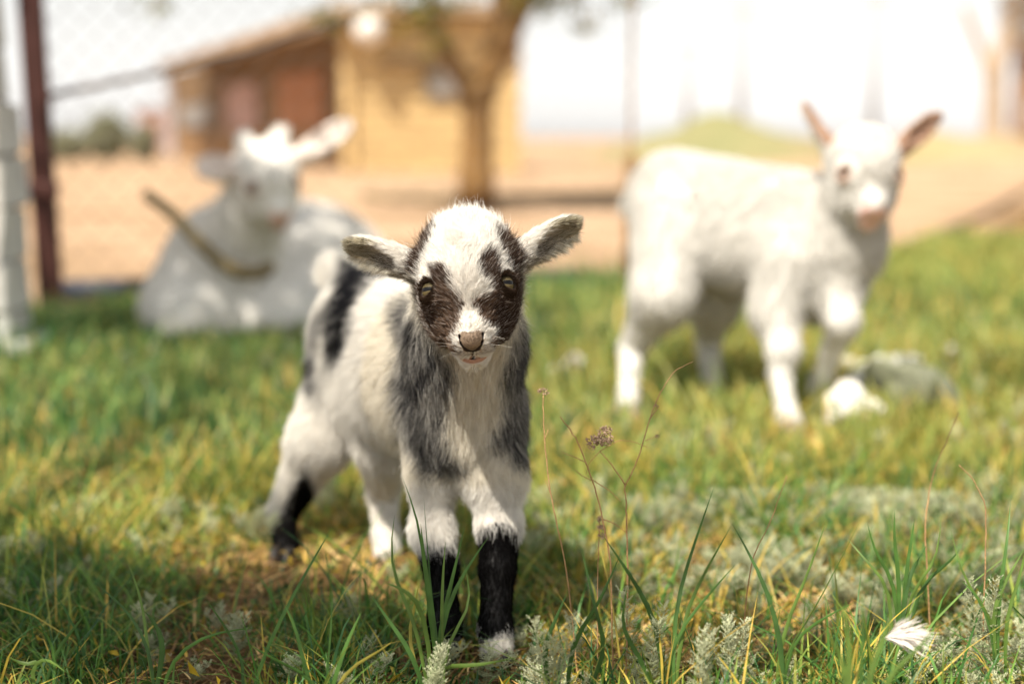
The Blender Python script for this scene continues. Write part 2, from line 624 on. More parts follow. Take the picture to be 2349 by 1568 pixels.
def hoof(parent, org, c, fwd, s=1.0, mat=None):
    """a cloven hoof: two wedge toes side by side"""
    fwd = nrm(np.array([fwd[0], fwd[1], 0.0])); side = np.cross(fwd, [0, 0, 1.0])
    mb = MB()
    for sg in (-1, 1):
        V, F = [], []
        prof = [(0, 1.0), (.3, .97), (.7, .86), (1.0, .74)]
        m = 10
        for h, w in prof:
            for k in range(m):
                th = 2 * math.pi * k / m
                x = math.cos(th) * .0068 * w + sg * .0070
                y = math.sin(th) * (.0145 if math.sin(th) > 0 else .010) * w - h * .006
                z = h * .021
                V.append(c + s * (side * x + fwd * y + np.array([0, 0, z])) - org)
        for i in range(3):
            for k in range(m):
                k2 = (k + 1) % m
                F.append((i * m + k, i * m + k2, i * m + m + k2, i * m + m + k))
        F.append(tuple(range(m - 1, -1, -1))); F.append(tuple(range(3 * m, 4 * m)))
        mb.add(V, F)
    return mb.obj("hoof", mat or M_HOOF, parent, smooth=True)


class Head:
    """head frame: X across, F down the muzzle, U out of the forehead, s size"""
    def __init__(s, O, X, F, U, size):
        s.O, s.X, s.F, s.U, s.s = np.asarray(O), X, F, U, size
        s.ax = np.stack([X, F, U])

    def p(s, x, f, u):
        return s.O + s.s * (x * s.X + f * s.F + u * s.U)

    def loc(s, P):
        return ((P - s.O) @ s.ax.T) / s.s


def head_frame(F, across):
    F = nrm(F)
    X = nrm(across - F * (across @ F))
    U = np.cross(X, F)
    if U @ AX_T < 0: U = -U
    return X, F, U


NOSTRIL = [(.0024, .0862, -.0077), (.0054, .0852, -.0047), (.0080, .0824, -.0001), (.0088, .0789, .0045)]
MOUTH = [(0, .0830, -.0222), (.0060, .0822, -.0217), (.0120, .0785, -.0200), (.0168, .0715, -.0174), (.0202, .0630, -.0148)]
PHILTRUM = [(0, .0869, -.0075), (0, .0838, -.0218)]


def line_dist(x, f, u, ln_):
    d = np.full(len(x), 9.0)
    P = np.stack([np.abs(x), f, u], 1)
    for a, c in zip(ln_[:-1], ln_[1:]):
        a, c = np.array(a), np.array(c)
        t = np.clip((P - a) @ (c - a) / ((c - a) @ (c - a)), 0, 1)
        d = np.minimum(d, np.linalg.norm(P - a - t[:, None] * (c - a), axis=1))
    return d


def add_head(b, H, ears, L=.008, detail=True, muzzle=1.0):
    s = H.s
    bk = -H.F
    e = lambda c, r, k, **kw: b.ell(H.p(*c), H.ax, np.array(r) * s, k * s, **kw)
    e((0, -.008, -.002), (.0400, .0405, .039), .012, flow=bk, L=L * 1.35, lift=.4, dens=2.4, tag='crown')
    e((0, .018, .010), (.0345, .036, .031), .014, flow=bk, L=L * 1.2, lift=.34, dens=2.6, tag='forehead')
    for sg in (-1, 1):
        e((sg * .0285, .031, .0065), (.0135, .0155, .0150), .010, flow=bk + H.X * sg * .5, L=L * .75, lift=.3, dens=2.4, tag='orbit')
        e((sg * .0205, .028, -.0225), (.0180, .036, .024), .014, flow=bk + H.X * sg * .9, L=L, lift=.3, dens=2.2, tag='cheek')
        b.cone(H.p(sg * .0125, .056, -.010), .0115 * s, H.p(sg * .0096, .0730, -.0140), .0098 * s, .010 * s, flow=bk + H.X * sg * 1.2, L=L * .5, lift=.28, dens=2.6, tag='muzzle')
    b.cone(H.p(0, .034, .003),   .0240 * s, H.p(0, .0702, .0000), .0128 * s, .016 * s, flow=bk, L=L * .62, lift=.26, dens=3.0, tag='muzzle')
    b.cone(H.p(0, .0702, .000), .0126 * s, H.p(0, .0766, -.0010), .0098 * s, .008 * s, flow=bk, L=L * .25, lift=.26, dens=3.0, tag='nose')
    b.cone(H.p(0, .018, -.030), .019 * s, H.p(0, .0735, -.0305), .0122 * s, .012 * s, flow=bk, L=L * .8, lift=.3, dens=2.2, tag='jaw')
    # eye sockets
    H.eyes = []
    for sg in (-1, 1):
        c = H.p(sg * .0310, .0330, .0115)
        H.eyes.append(c)
        look = nrm(H.X * sg * .62 + H.U * .72 + H.F * .12)
        hz = nrm(np.cross(look, nrm(H.F * .95 - H.U * .1)))
        up = np.cross(look, hz)
        b.cut_ell(c + look * .0078 * s, np.stack([hz, up, look]), np.array([.0100, .0053, .0104]) * s, .0022 * s)
    if detail:
        for sg in (-1, 1):   # nostrils and mouth
            for ln_, r0, r1 in ((NOSTRIL, .0012, .0017), (MOUTH, .0012, .0009)):
                for q0_, q1_ in zip(ln_[:-1], ln_[1:]):
                    b.cut_cone(H.p(sg * q0_[0], q0_[1], q0_[2]), r0 * s, H.p(sg * q1_[0], q1_[1], q1_[2]), r1 * s, .0012 * s)
        b.cut_cone(H.p(*PHILTRUM[0]), .0008 * s, H.p(*PHILTRUM[1]), .0008 * s, .001 * s)
    # ears: a cupped leaf on a short tube
    H.ear = []
    for base, tip, width, face in ears:
        Lv = tip - base; ln = np.linalg.norm(Lv); La = Lv / ln
        Na = nrm(face - La * (face @ La)); Wa = np.cross(Na, La)
        ax = np.stack([La, Wa, Na])
        c = base + La * ln * .60
        H.ear.append((c, ax, ln))
        b.ell(c, ax, (ln * .43, width * .5, width * .27), .008 * s, flow=La, L=L * .8, lift=.3, dens=2.2, tag='ear')
        b.cone(base - La * .006 * s, .0115 * s, base + La * ln * .4, width * .33, .010 * s, flow=La, L=L * .9, lift=.3, dens=2.2, tag='ear')
        b.cut_ell(c + Na * width * .30 + La * ln * .05, ax, (ln * .36, width * .40, width * .40), .004 * s)


def clipc(c): return np.clip(c, 0, 1)


def skin_col(b, V, colfun):
    return colfun(V)


# ================================================================== the pied kid
def make_kid():
    base = np.array([-0.14, 1.52, 0.0])
    root = empty("goat_kid", base, "small black and white kid goat with brown face patches and black stockings, in focus", "goat", "goats in the pasture")
    b = Body()
    X, F, U = head_frame(-.80 * (AX_U - .085 * AX_R) + .60 * AX_T, AX_R + .085 * AX_U)
    H = Head(at(1071, 612, 1.255), X, F, U, 1.0)
    earL = (H.p(-.037, -.006, -.006), at(797, 560, 1.268), .030, AX_T * .78 - AX_U * .78)
    earR = (H.p(.037, -.006, -.006), at(1326, 507, 1.268), .029, AX_T * .78 - AX_U * .78)
    add_head(b, H, [earL, earR], L=.0085)
    dn = np.array([0, 0, -1.0])
    back = nrm(np.array([-.55, .85, 0]))
    # neck and chest
    b.cone(H.p(0, -.004, -.026), .036, at(1066, 800, 1.350), .048, .03, flow=dn + AX_T * .25, L=.020, lift=.32, dens=1.15, tag='neck')
    b.cone(at(1066, 800, 1.350), .046, at(1066, 960, 1.372), .041, .03, flow=dn, L=.019, lift=.34, dens=1.1, tag='chest')
    b.ell(at(1064, 930, 1.405), np.stack([AX_R, AX_F, AX_U]), (.041, .058, .064), .03, flow=dn + back * .2, L=.019, lift=.34, dens=1.1, tag='chest')
    # trunk
    b.cone(at(1020, 790, 1.43), .048, at(838, 716, 1.72), .048, .04, flow=back + dn * .55, L=.022, lift=.30, dens=.8)
    b.cone(at(1012, 890, 1.43), .052, at(835, 790, 1.71), .050, .04, flow=back + dn * .8, L=.022, lift=.30, dens=.8)
    b.cone(at(1010, 940, 1.47), .048, at(860, 915, 1.63), .046, .04, flow=back * .5 + dn, L=.022, lift=.32, dens=.8)
    # tail held up
    b.cone(at(800, 672, 1.76), .014, at(760, 625, 1.79), .010, .012, flow=AX_U, L=.026, lift=.5, dens=1.2, tag='tail')
    # hind legs
    b.cone(at(812, 790, 1.71), .044, at(735, 1010, 1.69), .033, .03, flow=dn, L=.018, lift=.32, dens=.9, tag='thigh')
    b.cone(at(735, 1010, 1.69), .033, at(646, 1180, 1.735), .0150, .02, L=.014, lift=.32, dens=.9, tag='thigh')
    b.cone(at(646, 1180, 1.735), .0150, at(656, 1255, 1.668), .0135, .008, L=.007, lift=.28, tag='shank')
    b.cone(at(656, 1255, 1.668), .0135, at(646, 1292, 1.645), .0150, .008, L=.006, lift=.28, tag='shank')
    b.cone(at(880, 860, 1.65), .046, at(893, 1020, 1.61), .032, .03, flow=dn, L=.018, lift=.32, dens=.9, tag='thigh')
    b.cone(at(893, 1020, 1.61), .031, at(878, 1130, 1.675), .0155, .02, L=.014, lift=.32, dens=.9, tag='thigh')
    b.cone(at(878, 1130, 1.675), .0150, at(886, 1225, 1.655), .0135, .008, L=.008, lift=.3, tag='shank')
    b.cone(at(886, 1225, 1.655), .0145, at(888, 1262, 1.645), .0145, .008, L=.006, lift=.3, tag='shank')
    # fore legs
    b.cone(at(1018, 950, 1.392), .028, at(992, 1080, 1.390), .020, .03, flow=dn, L=.015, lift=.34, dens=1.0, tag='forearm')
    b.cone(at(992, 1080, 1.390), .0195, at(992, 1215, 1.388), .0172, .02, L=.011, lift=.32, tag='forearm')
    b.cone(at(992, 1215, 1.388), .0195, at(1012, 1300, 1.378), .0150, .012, L=.011, lift=.3, tag='shank')
    b.cone(at(1012, 1300, 1.378), .0140, at(1020, 1430, 1.362), .0140, .008, L=.006, lift=.28, tag='shank')
    b.cone(at(1020, 1430, 1.362), .0150, at(1024, 1468, 1.357), .0145, .008, L=.005, lift=.28, tag='shank')
    b.cone(at(1118, 950, 1.385), .030, at(1134, 1085, 1.372), .025, .03, flow=dn, L=.018, lift=.34, dens=1.0, tag='forearm')
    b.cone(at(1134, 1085, 1.372), .024, at(1144, 1205, 1.365), .0185, .02, L=.012, lift=.32, tag='forearm')
    b.cone(at(1146, 1205, 1.365), .0190, at(1142, 1300, 1.352), .0158, .012, L=.008, lift=.3, tag='shank')
    b.cone(at(1142, 1300, 1.352), .0150, at(1136, 1440, 1.338), .0140, .008, L=.006, lift=.28, tag='shank')
    b.cone(at(1136, 1440, 1.338), .0150, at(1139, 1478, 1.333), .0150, .008, L=.005, lift=.28, tag='shank')

    q = lambda L_: [(917.6 + x * .2632, 458.8 + y * .2632) for x, y in L_]
    brown = [q([(268, 560), (325, 605), (390, 570), (462, 695), (445, 750), (500, 825), (570, 890), (545, 965), (525, 1045), (510, 1110), (480, 1155), (445, 1195), (490, 1270), (515, 1350), (430, 1350), (340, 1280), (270, 1180), (215, 1060), (180, 930), (165, 860), (150, 800), (170, 720), (215, 705), (270, 740), (275, 640)]),
             q([(120, 320), (200, 320), (260, 255), (325, 215), (295, 330), (265, 430), (215, 520), (185, 590), (150, 700), (120, 660), (70, 600), (90, 500), (125, 420)]),
             q([(662, 575), (750, 440), (810, 470), (842, 560), (870, 640), (935, 640), (1000, 590), (1045, 640), (1050, 850), (1030, 1000), (985, 1160), (900, 1290), (785, 1340), (795, 1255), (840, 1165), (815, 1095), (755, 1085), (705, 1040), (665, 965), (615, 905), (670, 855), (770, 830), (785, 765), (705, 670)]),
             q([(815, 235), (860, 300), (920, 295), (950, 235), (975, 300), (1015, 390), (1060, 470), (1070, 560), (1040, 620), (985, 600), (935, 570), (890, 480), (850, 440), (830, 330)])]
    chest_dark = [[(905, 700), (960, 690), (1000, 770), (1030, 800), (1046, 850), (1026, 920), (1015, 985), (1040, 1015), (1066, 1060), (1030, 1075), (985, 1080), (945, 1040), (918, 970), (905, 880), (930, 790)],
                  [(1215, 660), (1180, 700), (1166, 800), (1150, 850), (1152, 910), (1140, 965), (1112, 1012), (1150, 1012), (1185, 1062), (1230, 1060), (1230, 900), (1215, 760)]]
    body_dark = [[(800, 600), (868, 622), (846, 690), (824, 740), (812, 790), (790, 840), (762, 800), (768, 740), (776, 690)], [(845, 590), (915, 610), (905, 640), (860, 652)],
                 [(962, 672), (950, 720), (920, 765), (908, 720), (935, 682)], [(690, 800), (722, 800), (712, 880), (690, 880)]]
    black = [[(940, 1258), (1062, 1248), (1070, 1560), (960, 1560)], [(1090, 1222), (1120, 1205), (1150, 1195), (1190, 1215), (1196, 1300), (1196, 1456), (1150, 1450), (1096, 1480), (1085, 1300)],
             [(705, 1060), (730, 1120), (705, 1330), (590, 1330), (600, 1225), (640, 1185)]]

    def coat(P, jit, r, Nn=None):
        v = front_view(P) + r.normal(0, 1, (len(P), 2)) * jit
        n = len(P)
        rnd = r.random((n, 1)); rn2 = r.random((n, 1))
        W, am = b.weights(P)
        tags = np.array([p['tag'] for p in b.pr])[am]
        white = np.array([.85, .825, .775]) * (.88 + .14 * rnd)
        col = white
        hl = H.loc(P)
        headp = np.isin(tags, ('crown', 'forehead', 'orbit', 'cheek', 'muzzle', 'nose', 'jaw'))
        earp = tags == 'ear'
        m = np.zeros(n, bool)
        for pl in brown: m |= in_poly(v, pl)
        hb = np.array([.074, .049, .037]) * (.35 + 1.2 * rnd)
        tan = np.array([.27, .18, .125]) * (.6 + .8 * rn2)
        inner = (np.abs(v[:, 0] - 1069) < 62)[:, None] & (v[:, 1] > 650)[:, None]
        hb = np.where((rn2 < .45) & inner, tan, hb)
        hb = np.where((rnd > .90), np.array([.55, .47, .41]) * (.6 + .6 * rn2), hb)
        col = np.where((m & (headp | earp) & ~(hl[:, 2] < -.046))[:, None], hb, col)
        m = np.zeros(n, bool)
        vc = v + r.normal(0, 1, (n, 2)) * np.array([7, 12]) * (jit > 0)
        for pl in chest_dark: m |= in_poly(vc, pl)
        neckp = np.isin(tags, ('neck', 'chest', 'forearm', 'body'))
        stk = smooth_noise(v[:, 0] + 20 * np.sin(v[:, 1] / 45), v[:, 1] * .22, 13, 5)[:, None]
        gry = np.where(rnd < .25 + .65 * stk, np.array([.050, .050, .054]) * (.4 + rn2), np.array([.52, .50, .46]) * (.6 + .6 * rn2))
        col = np.where((m & neckp & (P[:, 1] < 1.53))[:, None], gry, col)
        cream = neckp & ~m & (P[:, 1] < 1.46) & (v[:, 1] < 1100)
        col = np.where(cream[:, None], col * np.array([.99, .965, .90]), col)
        m = np.zeros(n, bool)
        vb = v + r.normal(0, 1, (n, 2)) * jit * 1.6 + (smooth_noise(P[:, 2] * 1.0 + P[:, 0] * .3, P[:, 1], .02, 8)[:, None] - .5) * 22
        for pl in body_dark: m |= in_poly(vb, pl)
        col = np.where((m & (P[:, 1] > 1.44) & ~headp & ~earp)[:, None], np.array([.018, .018, .021]) * (.5 + 1.2 * rnd), col)
        m = np.zeros(n, bool)
        vl = v + r.normal(0, 1, (n, 2)) * np.array([3, 11]) * (jit > 0)
        for pl in black: m |= in_poly(vl, pl)
        legp = np.isin(tags, ('shank', 'forearm', 'thigh'))
        col = np.where((m & legp)[:, None], np.array([.006, .0055, .0055]) * (.5 + 1.0 * rnd), col)
        # ears: grey buff inside, darker towards the head
        if Nn is not None and earp.any():
            for c, ax, ln in H.ear:
                near = earp & (np.linalg.norm(P - c, axis=1) < ln * .75)
                lo = (P - c) @ ax.T
                ins = near & ((Nn @ ax[2]) > .15) & (lo[:, 0] > ln * .04 + r.normal(0, .005, n) * (jit > 0))
                ic = np.where(rnd < .74, np.array([.58, .53, .40]), np.array([.17, .15, .10])) * (.6 + .7 * rn2)
                col = np.where(ins[:, None], ic, col)
                low = near & ~ins & (lo[:, 1] * np.sign((ax[1] @ AX_U)) < .001 - .003 * (Nn @ ax[2] < .1) + r.normal(0, .003, n))
                gc = np.where(rnd < .5, np.array([.60, .56, .48]), np.array([.13, .11, .085])) * (.7 + .5 * rn2)
                col = np.where(low[:, None], gc, col)
                rim = near & (lo[:, 0] > ln * .30)
                col = np.where((rim & ~ins)[:, None], np.array([.45, .42, .36]) * (.6 + .7 * rnd), col)
        # nose and lips
        x, f, u = hl[:, 0], hl[:, 1], hl[:, 2]
        freck = headp & (f > .074) & (u < -.004) & (u > -.016) & (rnd[:, 0] < .4)
        col = np.where(freck[:, None], np.array([.25, .18, .13]) * (.5 + rn2), col)
        pad = headp & (f > .0785) & (u > -.0095) & (np.abs(x) < .0080 + (u + .004) * .25) & (u < .0105)
        col = np.where(pad[:, None], np.array([.29, .225, .17]) * (.75 + .4 * rn2) * (1 - .6 * np.clip((.001 - u) / .009, 0, 1))[:, None], col)
        lip = (tags == 'jaw') & (f > .058) & (u > -.0272) & (u < -.0155)
        col = np.where(lip[:, None], np.array([.50, .31, .255]), col)
        dk = headp & (f > .06) & ((line_dist(x, f, u, NOSTRIL) < .0024) | (line_dist(x, f, u, PHILTRUM) < .0013))
        col = np.where(dk[:, None], np.array([.028, .020, .018]) * (.7 + .5 * rn2), col)
        ml = headp & (line_dist(x, f, u, MOUTH) < .0012 + .0007 * (np.abs(x) < .003))
        col = np.where(ml[:, None], np.array([.035, .020, .016]), col)
        pad = pad | ml | dk
        ed = np.minimum(np.linalg.norm(P - H.eyes[0], axis=1), np.linalg.norm(P - H.eyes[1], axis=1))
        col = np.where((ed < .0130)[:, None] & headp[:, None], np.array([.045, .028, .018]) * (.3 + 1.0 * rnd), col)
        col = np.where((ed < .0104)[:, None] & headp[:, None], np.array([.040, .026, .018]), col)
        return clipc(col), tags, hl, ed, pad, lip

    mz = H.p(0, .075, -.006)
    V, Q = b.build(.0021, (mz - np.array([.034, .04, .045]), mz + np.array([.034, .045, .05])), .0010)
    r = np.random.default_rng(11)
    VN = vnormals(V, Q)
    col = coat(V, 0.0, r, VN)[0]
    # the skin shows the coat colour, the mouth line and nostrils are dark
    tags = np.array([p['tag'] for p in b.pr])[b.weights(V)[1]]
    body = mesh_obj("body", V - base, quads=Q, mat=M_SKIN, parent=root, tint=col * np.array([.9, .86, .82]))

    def style(st):
        P = st['P']; r = st['r']
        col, tags, hl, ed, pad, lip = coat(P, 4.2, r, st['N'])
        keep = (ed > .0095) & ~lip & ~(pad & (hl[:, 2] < .005)) & (hl[:, 1] < 9)
        for ey in H.eyes:      # hair lies away from the lids
            d_ = P - ey
            near = np.clip((.021 - np.linalg.norm(d_, axis=1)) / .009, 0, .8)
            st['flow'] = st['flow'] * (1 - near[:, None]) + nrm(d_) * near[:, None]
            st['L'] = st['L'] * (1 - .55 * near)
        st['L'] = np.where(pad, .0011, st['L'])
        x, f, u = hl[:, 0], hl[:, 1], hl[:, 2]
        # hair parts along the middle of the face and lies sideways on the cheeks
        face = np.isin(tags, ('forehead', 'muzzle', 'crown', 'orbit'))
        lat = np.clip(x / .03, -1, 1) * .75 * np.clip((f + .03) / .05, 0, 1)
        st['flow'] = st['flow'] + np.where(face, lat, 0)[:, None] * H.X
        swirl = np.exp(-((x - .002) ** 2 + (f - .004) ** 2) / (.014 ** 2)) * face
        st['flow'] = st['flow'] * (1 - swirl[:, None] * .7) + swirl[:, None] * (H.X * (f - .004)[:, None] - H.F * (x - .002)[:, None]) / .010
        for c, ax, ln in H.ear:      # pale fringe along the lower rim of the ears
            lo = (P - c) @ ax.T
            sg = np.sign(ax[1] @ AX_U)
            fr_ = (tags == 'ear') & (np.linalg.norm(P - c, axis=1) < ln * .8) & (lo[:, 1] * sg < -.0085)
            st['L'] = np.where(fr_, .012, st['L'])
            st['flow'] = np.where(fr_[:, None], ax[0] * .5 - ax[1] * sg, st['flow'])
            col = np.where((fr_ & (r.random(len(P)) < .7))[:, None], np.array([.72, .69, .60]), col)
        tuft = (tags == 'crown') & (f < -.022)
        st['lift'] = np.where(tuft & (r.random(len(P)) < .3), .75, st['lift'])
        st['L'] = np.where(tuft, st['L'] * np.where(r.random(len(P)) < .12, 2.1, 1.2), st['L'])
        swc = np.clip((front_view(P)[:, 1] - 960) / 100, 0, 1) * np.isin(tags, ('chest', 'forearm'))
        st['flow'] = st['flow'] + (swc * np.sin(P[:, 2] * 160 + P[:, 0] * 60) * .8)[:, None] * AX_R
        return keep, col

    make_fur("fur", b, V, Q, 430000, root, base, style, 5, rad=.00014, clump_k=.38)
    for c, sg in zip(H.eyes, (-1, 1)):
        eye_mesh(root, base, c, .0086, X * sg * .62 + U * .66 + F * .36, X, -F, iris=(.115, .09, .042))
    hooves = [(at(645, 1298, 1.638), (-.1, -1)), (at(889, 1262, 1.64), (0, -1)), (at(1027, 1495, 1.35), (.1, -1)), (at(1140, 1514, 1.328), (.05, -1))]
    for c, f in hooves:
        c = c.copy(); c[2] = 0.0
        hoof(root, base, c, f, 1.05)
    for sg, ey in zip((-1, 1), H.eyes):
        mb = MB()
        for k in range(34):
            a = R.uniform(-1, 1)
            p0 = ey + X * a * .0080 - F * (.0068 - .003 * abs(a)) + U * .0050 + X * sg * .0018
            d_ = nrm(U * .8 + X * (a * .5 + sg * .4) + F * R.uniform(.1, .6))
            mb.tube([p0 - d_ * .001, p0 + d_ * .003, p0 + d_ * R.uniform(.0055, .0085) + F * .001], [.00022, .00018, .00006], 3)
        tag(mb.obj("eyelashes", M_LASH, root, base), kind="stuff")
    # whiskers and brow hairs
    mb = MB()
    for k in range(20):
        sg = 1 if k % 2 else -1
        a = H.p(sg * R.uniform(.02, .036), R.uniform(-.01, .03), R.uniform(.006, .018)) if k < 14 else H.p(sg * R.uniform(.010, .017), R.uniform(.072, .084), R.uniform(-.012, -.004))
        d = nrm(X * sg * R.uniform(.2, 1) - F * R.uniform(-.2, 1) + U * R.uniform(.4, 1)) if k < 14 else nrm(X * sg + U * R.uniform(0, .6) + F * R.uniform(-.3, .6))
        ln = R.uniform(.012, .03)
        mb.tube([a, a + d * ln * .5, a + d * ln + F * ln * .15], [.00006, .00005, .00003], 3)
    tag(mb.obj("whiskers", surf_mat("whisker_hair", (.7, .66, .58), .5, .1, 10, 0), root, base), kind="stuff")
    return root


# ================================================================== white goats
def white_goat(name, label, base, body_fn, H, ears, h, count, seed, eye_col=(.10, .06, .03), ear_in=(.48, .32, .23), hoof_list=(), hs=1.3, noseu=None, shade=1.0):
    root = empty(name, base, label, "goat", "goats in the pasture")
    b = Body()
    add_head(b, H, ears, L=.010, detail=True)
    body_fn(b)
    V, Q = b.build(h)

    def coat(P, r, Nn):
        n = len(P)
        rnd = r.random((n, 1))
        tags = np.array([p['tag'] for p in b.pr])[b.weights(P)[1]]
        col = np.array([.75, .73, .69]) * (.90 + .12 * rnd) * shade
        hl = H.loc(P)
        headp = np.isin(tags, ('crown', 'forehead', 'orbit', 'cheek', 'muzzle', 'nose', 'jaw'))
        for c, ax, ln in H.ear:
            near = (tags == 'ear') & (np.linalg.norm(P - c, axis=1) < ln * .75)
            ins = near & ((Nn @ ax[2]) > .1)
            col = np.where(ins[:, None], np.array(ear_in) * (.85 + .3 * rnd), col)
        pad = headp & (hl[:, 1] > .077) & (hl[:, 2] < .006)
        col = np.where(pad[:, None], np.array([.80, .55, .49]) * (.95 + .1 * rnd), col)
        ed = np.minimum(np.linalg.norm(P - H.eyes[0], axis=1), np.linalg.norm(P - H.eyes[1], axis=1))
        col = np.where(((ed < .0135 * H.s) & headp)[:, None], np.array([.60, .46, .39]), col)
        col = np.where(((ed < .0102 * H.s) & headp)[:, None], np.array([.12, .07, .05]), col)
        return clipc(col), tags, hl, ed, pad

    VN = vnormals(V, Q)
    col = coat(V, np.random.default_rng(3), VN)[0]
    mesh_obj("body", V - base, quads=Q, mat=M_SKIN, parent=root, tint=col)

    def style(st):
        col, tags, hl, ed, pad = coat(st['P'], st['r'], st['N'])
        st['L'] = np.where(pad, .001, st['L'])
        st['L'] = st['L'] * np.where(ed < .022 * H.s, .35, 1)
        for ey in H.eyes:
            d_ = st['P'] - ey
            near = np.clip((.024 * H.s - np.linalg.norm(d_, axis=1)) / .010 / H.s, 0, 1)
            st['flow'] = st['flow'] * (1 - near[:, None]) + nrm(d_) * near[:, None]
        return ed > .0106 * H.s, col
    make_fur("fur", b, V, Q, count, root, base, style, seed, rad=.00042, npts=4, clump=14, clump_k=.5)
    for c, sg in zip(H.eyes, (-1, 1)):
        eye_mesh(root, base, c, .0084 * H.s, H.X * sg * .6 + H.U * .7 + H.F * .1, H.X, -H.F, iris=eye_col)
    for c, f in hoof_list:
        c = np.array([c[0], c[1], c[2] if len(c) > 2 else 0.0])
        hoof(root, base, c, f, hs, M_PALEHOOF)
    return root


M_PALEHOOF = surf_mat("pale_hoof_horn", (.26, .20, .14), .5, .3, 60, .2, 200)


def standing_goat():
    X, F, U = head_frame(-.80 * AX_U + .60 * AX_T + .0 * AX_R, AX_R - .04 * AX_U)
    s = 1.32
    H = Head(at(1984, 370, 2.36), X, F, U, s)
    ears = [(H.p(-.034, -.014, -.006), at(1843, 236, 2.40), .036, AX_T * .6 + AX_R * .75),
            (H.p(.034, -.014, -.006), at(2156, 262, 2.40), .039, AX_T * .75 - AX_R * .3 - AX_U * .5)]
    dn = np.array([0, 0, -1.0]); back = nrm(np.array([-.8, .5, 0]))

    def bf(b):
        kw = dict(L=.022, lift=.42, dens=1.0)
        b.cone(H.p(0, -.004, -.028), .044, at(1940, 560, 2.44), .056, .04, flow=dn, tag='neck', **kw)
        b.cone(at(1940, 560, 2.44), .056, at(1895, 650, 2.46), .058, .04, flow=dn, tag='chest', **kw)
        b.ell(at(1865, 585, 2.50), np.stack([AX_R, AX_F, AX_U]), (.072, .080, .105), .04, flow=dn, tag='chest', **kw)
        b.cone(at(1840, 484, 2.50), .064, at(1545, 432, 2.66), .068, .05, flow=back + dn * .6, **kw)
        b.cone(at(1830, 568, 2.50), .074, at(1570, 498, 2.66), .070, .05, flow=back + dn, **kw)
        b.ell(at(1715, 565, 2.56), np.stack([nrm(AX_R - .5 * AX_F), nrm(AX_F + .5 * AX_R), AX_U]), (.12, .078, .084), .05, flow=dn, **kw)
        b.cone(at(1478, 410, 2.76), .016, at(1440, 470, 2.80), .010, .015, flow=dn, L=.03, lift=.4, tag='tail')
        # hind legs
        b.cone(at(1540, 500, 2.60), .070, at(1520, 680, 2.53), .050, .04, flow=dn, tag='thigh', **kw)
        b.cone(at(1520, 680, 2.53), .048, at(1450, 800, 2.60), .022, .03, L=.012, lift=.4, tag='thigh')
        b.cone(at(1450, 800, 2.60), .022, at(1442, 900, 2.54), .0155, .012, L=.007, lift=.35, tag='shank')
        b.cone(at(1442, 900, 2.54), .0165, at(1441, 944, 2.52), .019, .012, L=.008, lift=.35, tag='shank')
        b.cone(at(1620, 560, 2.68), .066, at(1636, 690, 2.66), .046, .04, flow=dn, tag='thigh', **kw)
        b.cone(at(1636, 690, 2.66), .040, at(1624, 790, 2.72), .020, .03, L=.012, lift=.35, tag='thigh')
        b.cone(at(1624, 790, 2.72), .019, at(1638, 925, 2.66), .018, .012, L=.009, lift=.35, tag='shank')
        # fore legs
        b.cone(at(1805, 600, 2.44), .054, at(1780, 710, 2.43), .040, .04, flow=dn, tag='forearm', **kw)
        b.cone(at(1780, 710, 2.43), .038, at(1797, 800, 2.40), .026, .02, L=.014, lift=.4, tag='forearm')
        b.cone(at(1797, 806, 2.40), .027, at(1790, 860, 2.395), .0165, .012, L=.010, lift=.35, tag='shank')
        b.cone(at(1790, 860, 2.395), .0160, at(1806, 955, 2.375), .0165, .012, L=.009, lift=.35, tag='shank')
        b.cone(at(1806, 955, 2.375), .0180, at(1817, 976, 2.366), .019, .012, L=.009, lift=.35, tag='shank')
        b.cone(at(1908, 620, 2.46), .044, at(1934, 735, 2.40), .027, .03, flow=dn, L=.014, lift=.4, tag='forearm')
        b.cone(at(1934, 738, 2.40), .026, at(1905, 810, 2.46), .016, .012, L=.010, lift=.35, tag='shank')
        b.cone(at(1905, 810, 2.46), .0155, at(1872, 905, 2.52), .019, .012, L=.009, lift=.35, tag='shank')
    base = np.array([1.15, 2.5, 0.0]) * 1.0
    hv = [(gnd(1438, 968)[:2], (.3, -1)), (gnd(1640, 930)[:2], (.3, -1)), (gnd(1822, 1006)[:2], (.3, -1)), (at(1868, 915, 2.53) + np.array([0, 0, -.012]), (.3, -1))]
    return white_goat("white_goat_kid", "pure white young goat with upright pink-lined ears walking towards the camera, one foreleg lifted", base, bf, H, ears, .0042, 90000, 21, hoof_list=hv, hs=1.35)


